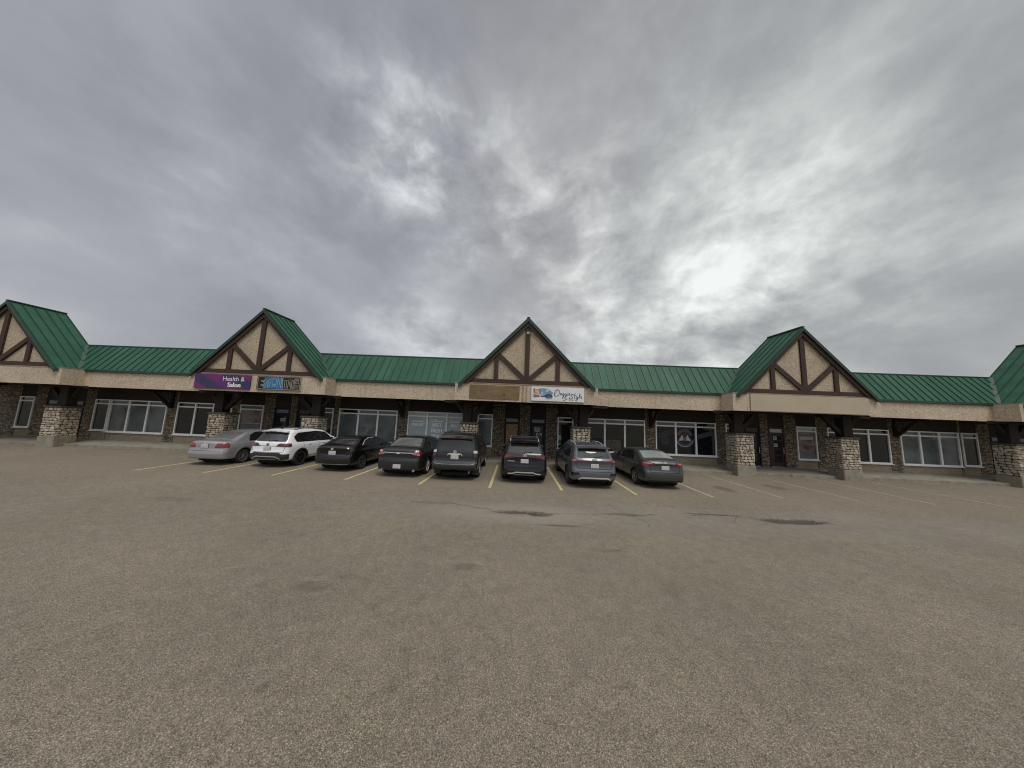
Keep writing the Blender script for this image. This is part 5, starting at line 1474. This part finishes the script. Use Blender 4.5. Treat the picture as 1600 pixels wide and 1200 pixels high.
# 5 grey boxy SUV
cars['runner'] = dict(surround=[(.46, 1.19), (3.22, 1.13), (2.78, 1.61), (2.2, 1.68), (.58, 1.65)], L=4.82, W=1.92, paint='p_grey', wheel=.385, axle_r=1.10, axle_f=3.88, cat='SUV', rim='alloy', spokes=6, zb=.42, mudflaps=True,
    label='dark grey boxy SUV with clear-topped tail lights, roof rack and mud flaps',
    top=[(0, 1.76), (.35, 1.77), (1.0, 1.80), (1.9, 1.80), (2.7, 1.74), (3.4, 1.22), (4.2, 1.13), (4.82, 1.0)],
    rear=[(.28, .12), (.42, .03), (.54, 0), (.70, .01), (.76, .10), (1.1, .12), (1.2, .15), (1.65, .26), (1.8, .30)], front=[(.25, .16), (.5, .02), (.7, 0), (1.05, .06)],
    side=[(.22, .90), (.34, .95), (.5, .985), (.75, .99), (.92, 1.0), (1.06, .985), (1.14, .955), (1.19, .92), (1.76, .765)], rtaper=.035, crown=.06, ru=.12, rw=.10, rv=.09,
    rear_window=[(-.66, 1.20), (.66, 1.20), (.60, 1.62), (-.60, 1.62)], front_glass=[(-.58, 2.76), (.58, 2.76), (.68, 3.32), (-.68, 3.32)],
    side_windows=[[(.50, 1.22), (1.22, 1.20), (1.22, 1.62), (.62, 1.62)], [(1.30, 1.20), (2.18, 1.18), (2.18, 1.65), (1.30, 1.65)], [(2.26, 1.18), (3.16, 1.16), (2.76, 1.58), (2.26, 1.65)]],
    lamps=[dict(rear=[(.76, .90), (.92, .88), (.91, 1.20), (.74, 1.20)], side=[(.14, .90), (.30, .92), (.30, 1.18), (.14, 1.20)], mat='lamp_smoke', sub=[([(.76, 1.10), (.905, 1.10), (.90, 1.195), (.745, 1.195)], 'lamp_clear'), ([(.77, .92), (.90, .91), (.90, .96), (.77, .965)], 'lamp_dark_red')])],
    panels=[('rear_bumper', 'rear', [(-.88, .36), (.88, .36), (.90, .56), (-.90, .56)], 'plastic', .010), ('bumper_step', 'rear', [(-.24, .575), (.24, .575), (.22, .61), (-.22, .61)], 'plastic', .008), ('tow_hitch', 'rear', [(-.07, .36), (.07, .36), (.07, .46), (-.07, .46)], 'gloss_black', .05)],
    strips=[('chrome_bar', 'rear', [(-.30, 1.00), (-.24, 1.065), (.24, 1.065), (.30, 1.00)], 'chrome', .026, .014), ('gate_badge', 'rear', [(-.20, 1.035), (.20, 1.035)], 'chrome', .026, .010), ('bumper_trim', 'rear', [(-.90, .72), (-.66, .66), (.66, .66), (.90, .72)], 'silver_plastic', .009, .006)],
    rear_gaps=[[(-.70, .80), (.70, .80)], [(-.70, .80), (-.73, 1.2)], [(.70, .80), (.73, 1.2)]], door_gaps=[[(2.22, .48), (2.22, 1.18)], [(1.36, .72), (1.28, 1.2)]],
    plate=(0, .93), emblem=('ovals', 1.145, .07), mirror=(3.05, 1.24), mirror_mat='p_grey', handles=[(1.62, 1.05), (2.55, 1.04)], rails=(.62, .6, 2.5, 'plastic'), crossbars=(.85, 2.2), spoiler=(.03, .36, 1.68, 1.775, .70), exhausts=[(.60, .33)])
# 6 dark crossover
cars['navy'] = dict(surround=[(.64, 1.16), (3.38, 1.07), (2.88, 1.50), (2.2, 1.60), (.72, 1.53)], L=4.78, W=1.90, paint='p_navy', wheel=.36, axle_r=1.05, axle_f=3.82, cat='SUV', rim='alloy', spokes=5, zb=.31, cladding='p_navy',
    label='blackish-navy SUV with thin red light strip and silver bumper skid',
    top=[(0, 1.64), (.42, 1.645), (.9, 1.685), (1.6, 1.70), (2.4, 1.66), (2.9, 1.56), (3.65, 1.14), (4.3, 1.05), (4.78, .90)],
    rear=[(.2, .16), (.34, .05), (.48, 0), (.64, .01), (.74, .05), (.95, .07), (1.08, .06), (1.18, .13), (1.62, .54)], front=[(.2, .16), (.4, .02), (.6, 0), (.95, .08)], side=SIDE_SUV, rtaper=.06,
    rear_window=[(-.68, 1.19), (.68, 1.19), (.57, 1.56), (-.57, 1.56)], front_glass=[(-.56, 2.92), (.56, 2.92), (.68, 3.56), (-.68, 3.56)],
    side_windows=[[(.66, 1.20), (1.10, 1.16), (1.10, 1.53), (.74, 1.50)], [(1.16, 1.16), (2.18, 1.13), (2.18, 1.57), (1.16, 1.54)], [(2.26, 1.13), (3.30, 1.10), (2.86, 1.47), (2.26, 1.57)]],
    lamps=[dict(rear=[(.40, 1.04), (.62, .98), (.88, .94), (.91, 1.13), (.62, 1.12), (.42, 1.08)], side=[(.06, .95), (.34, 1.02), (.30, 1.12), (.06, 1.13)], mat='lamp_dark_red', sub=[([(.60, 1.03), (.80, 1.01), (.80, 1.07), (.60, 1.08)], 'lamp_red')])],
    panels=[('rear_bumper', 'rear', [(-.86, .32), (.86, .32), (.88, .46), (-.88, .46)], 'plastic', .010), ('bumper_insert', 'rear', [(-.70, .50), (.70, .50), (.66, .585), (-.66, .585)], 'plastic', .006)],
    strips=[('lamp_bar', 'rear', [(-.42, 1.065), (.42, 1.065)], 'lamp_dark_red', .024, .010), ('skid_trim', 'rear', [(-.66, .40), (-.46, .41), (-.36, .46), (.36, .46), (.46, .41), (.66, .40)], 'chrome', .045, .022), ('skid_plate', 'rear', [(-.40, .36), (.40, .36)], 'silver_plastic', .05, .018),
            ('reflector', 'rear', [(-.84, .60), (-.56, .57)], 'lamp_dark_red', .028, .010), ('reflector', 'rear', [(.84, .60), (.56, .57)], 'lamp_dark_red', .028, .010), ('gate_badge', 'rear', [(-.68, .875), (-.40, .875)], 'silver_plastic', .025, .006)],
    rear_gaps=[[(-.70, .66), (.70, .66)], [(-.70, .66), (-.78, .92)], [(.70, .66), (.78, .92)]], door_gaps=[[(2.22, .42), (2.22, 1.13)], [(1.26, .66), (1.16, 1.16)]],
    plate=(0, .89), emblem=('slanth', 1.115, .075), mirror=(3.12, 1.17), handles=[(1.58, 1.02), (2.58, 1.01)], rails=(.60, .62, 2.9, 'chrome'), crossbars=(.95, 1.5), spoiler=(.30, .60, 1.60, 1.665, .60), wiper=1.21, aerial=.9)
# 7 blue-grey crossover
cars['bluegrey'] = dict(surround=[(.76, 1.10), (3.30, 1.02), (2.82, 1.44), (2.15, 1.53), (.90, 1.45)], L=4.59, W=1.86, paint='p_bluegrey', wheel=.365, axle_r=.92, axle_f=3.68, cat='SUV', rim='alloy_dark', spokes=5, zb=.29,
    label='blue-grey crossover with full-width red light bar, between navy SUV and grey sedan',
    top=[(0, 1.555), (.46, 1.56), (.9, 1.60), (1.6, 1.63), (2.3, 1.60), (2.8, 1.50), (3.65, 1.08), (4.2, 1.0), (4.59, .84)],
    rear=[(.2, .14), (.34, .04), (.48, 0), (.66, .01), (.76, .07), (.95, .08), (1.06, .04), (1.14, .10), (1.25, .24), (1.56, .52)], front=[(.2, .16), (.4, .02), (.6, 0), (.9, .08)], side=SIDE_SUV, rtaper=.07,
    rear_window=[(-.66, 1.16), (.66, 1.16), (.56, 1.50), (-.56, 1.50)], front_glass=[(-.56, 2.84), (.56, 2.84), (.68, 3.54), (-.68, 3.54)],
    side_windows=[[(.80, 1.15), (1.12, 1.11), (1.12, 1.44), (.92, 1.42)], [(1.18, 1.11), (2.12, 1.08), (2.12, 1.50), (1.18, 1.45)], [(2.20, 1.08), (3.2, 1.05), (2.80, 1.41), (2.20, 1.50)]],
    lamps=[dict(rear=[(.56, 1.035), (.86, .97), (.90, 1.00), (.90, 1.11), (.70, 1.10), (.56, 1.075)], side=[(.06, .98), (.30, 1.03), (.28, 1.10), (.06, 1.10)], mat='lamp_red', sub=[([(.70, 1.04), (.84, 1.01), (.86, 1.07), (.72, 1.08)], 'lamp_pink')])],
    panels=[('rear_diffuser', 'rear', [(-.76, .31), (.76, .31), (.64, .36), (-.64, .36)], 'plastic', .012), ('side_vent', 'rear', [(-.86, .50), (-.58, .53), (-.62, .62), (-.86, .60)], 'gloss_black', .008), ('side_vent', 'rear', [(.58, .53), (.86, .50), (.86, .60), (.62, .62)], 'gloss_black', .008)],
    strips=[('light_bar', 'rear', [(-.56, 1.055), (.56, 1.055)], 'lamp_red', .030, .012), ('skid_trim', 'rear', [(-.62, .36), (-.50, .425), (.50, .425), (.62, .36)], 'chrome', .055, .018), ('bumper_crease', 'rear', [(-.86, .655), (-.56, .66), (.56, .66), (.86, .655)], 'seam', .010, .002)],
    rear_gaps=[[(-.64, .76), (.64, .76)], [(-.64, .76), (-.72, .98)], [(.64, .76), (.72, .98)]], door_gaps=[[(2.16, .42), (2.16, 1.08)], [(1.16, .62), (1.10, 1.1)]],
    plate=(0, .87), emblem=('rings', 1.11, .055), mirror=(3.05, 1.12), handles=[(1.52, .97), (2.50, .96)], rails=(.57, .85, 2.7, 'chrome'), spoiler=(.30, .58, 1.515, 1.585, .58), aerial=1.0, aerial_dark=True, wiper=1.19)
# 8 grey small sedan
cars['steel'] = dict(surround=[(1.1, 1.02), (3.26, 0.95), (2.8, 1.3), (2.05, 1.375), (1.58, 1.355), (1.27, 1.21)], rear_mat='rear_glass_pale', L=4.56, W=1.78, paint='p_steel', wheel=.32, axle_r=.96, axle_f=3.66, cat='car', rim='alloy', spokes=7,
    label='grey sedan with bright red tail lights, rightmost parked car, under the round-emblem window',
    top=[(0, 1.04), (.12, 1.10), (.45, 1.12), (1.10, 1.34), (1.6, 1.42), (2.1, 1.435), (2.75, 1.36), (3.55, 1.0), (4.15, .90), (4.56, .72)],
    rear=[(.2, .14), (.32, .04), (.48, 0), (.64, .01), (.72, .06), (.90, .08), (1.05, .02), (1.12, .05)], front=[(.2, .18), (.4, .02), (.55, 0), (.8, .10)], side=SIDE_SEDAN,
    rw_view='top', rear_window=[(-.62, .54), (.62, .54), (.51, 1.30), (-.51, 1.30)], front_glass=[(-.52, 2.80), (.52, 2.80), (.62, 3.45), (-.62, 3.45)],
    side_windows=[[(1.12, 1.05), (2.02, 1.01), (2.02, 1.345), (1.60, 1.33), (1.30, 1.20)], [(2.09, 1.01), (3.18, .98), (2.78, 1.27), (2.09, 1.35)]],
    lamps=[dict(rear=[(.42, .94), (.62, .88), (.84, .86), (.87, 1.00), (.80, 1.05), (.46, 1.04)], side=[(.05, .88), (.38, .95), (.34, 1.04), (.05, 1.03)], mat='lamp_red', sub=[([(.50, .985), (.78, .975), (.76, 1.03), (.50, 1.03)], 'lamp_pink')])],
    panels=[('rear_valance', 'rear', [(-.70, .27), (.70, .27), (.74, .36), (-.74, .36)], 'plastic', .008), ('reflector', 'rear', [(-.80, .44), (-.60, .43), (-.60, .46), (-.80, .47)], 'lamp_dark_red', .008), ('reflector', 'rear', [(.60, .43), (.80, .44), (.80, .47), (.60, .46)], 'lamp_dark_red', .008)],
    strips=[('trunk_crease', 'rear', [(-.42, 1.02), (.42, 1.02)], 'chrome', .014, .008)],
    rear_gaps=[[(-.56, .66), (.56, .66)], [(-.56, .66), (-.60, .92)], [(.56, .66), (.60, .92)]], door_gaps=[[(2.05, .35), (2.05, 1.01)], [(1.28, .55), (1.2, 1.04)]], plate=(0, .84), emblem=('oval', 1.055, .055), mirror=(2.92, 1.03), handles=[(1.55, .91), (2.52, .89)], aerial=1.45)

for key, name, x, yr, rz in (('silver', 'sedan', -13.62, 12.30, 0.5), ('white', 'compact_suv', -10.90, 12.42, -.5), ('black', 'sedan', -7.80, 12.15, -0.8), ('charcoal', 'sedan', -4.76, 11.62, .3),
                             ('runner', 'boxy_suv', -2.42, 11.45, .6), ('navy', 'crossover_suv', .43, 11.48, .2), ('bluegrey', 'crossover_suv', 3.12, 11.10, 0.6), ('steel', 'sedan', 6.05, 11.52, 0.6)):
    sp = cars[key]
    make_car(sp, name, (x, yr+sp['L']/2, 0.0), R(rz))
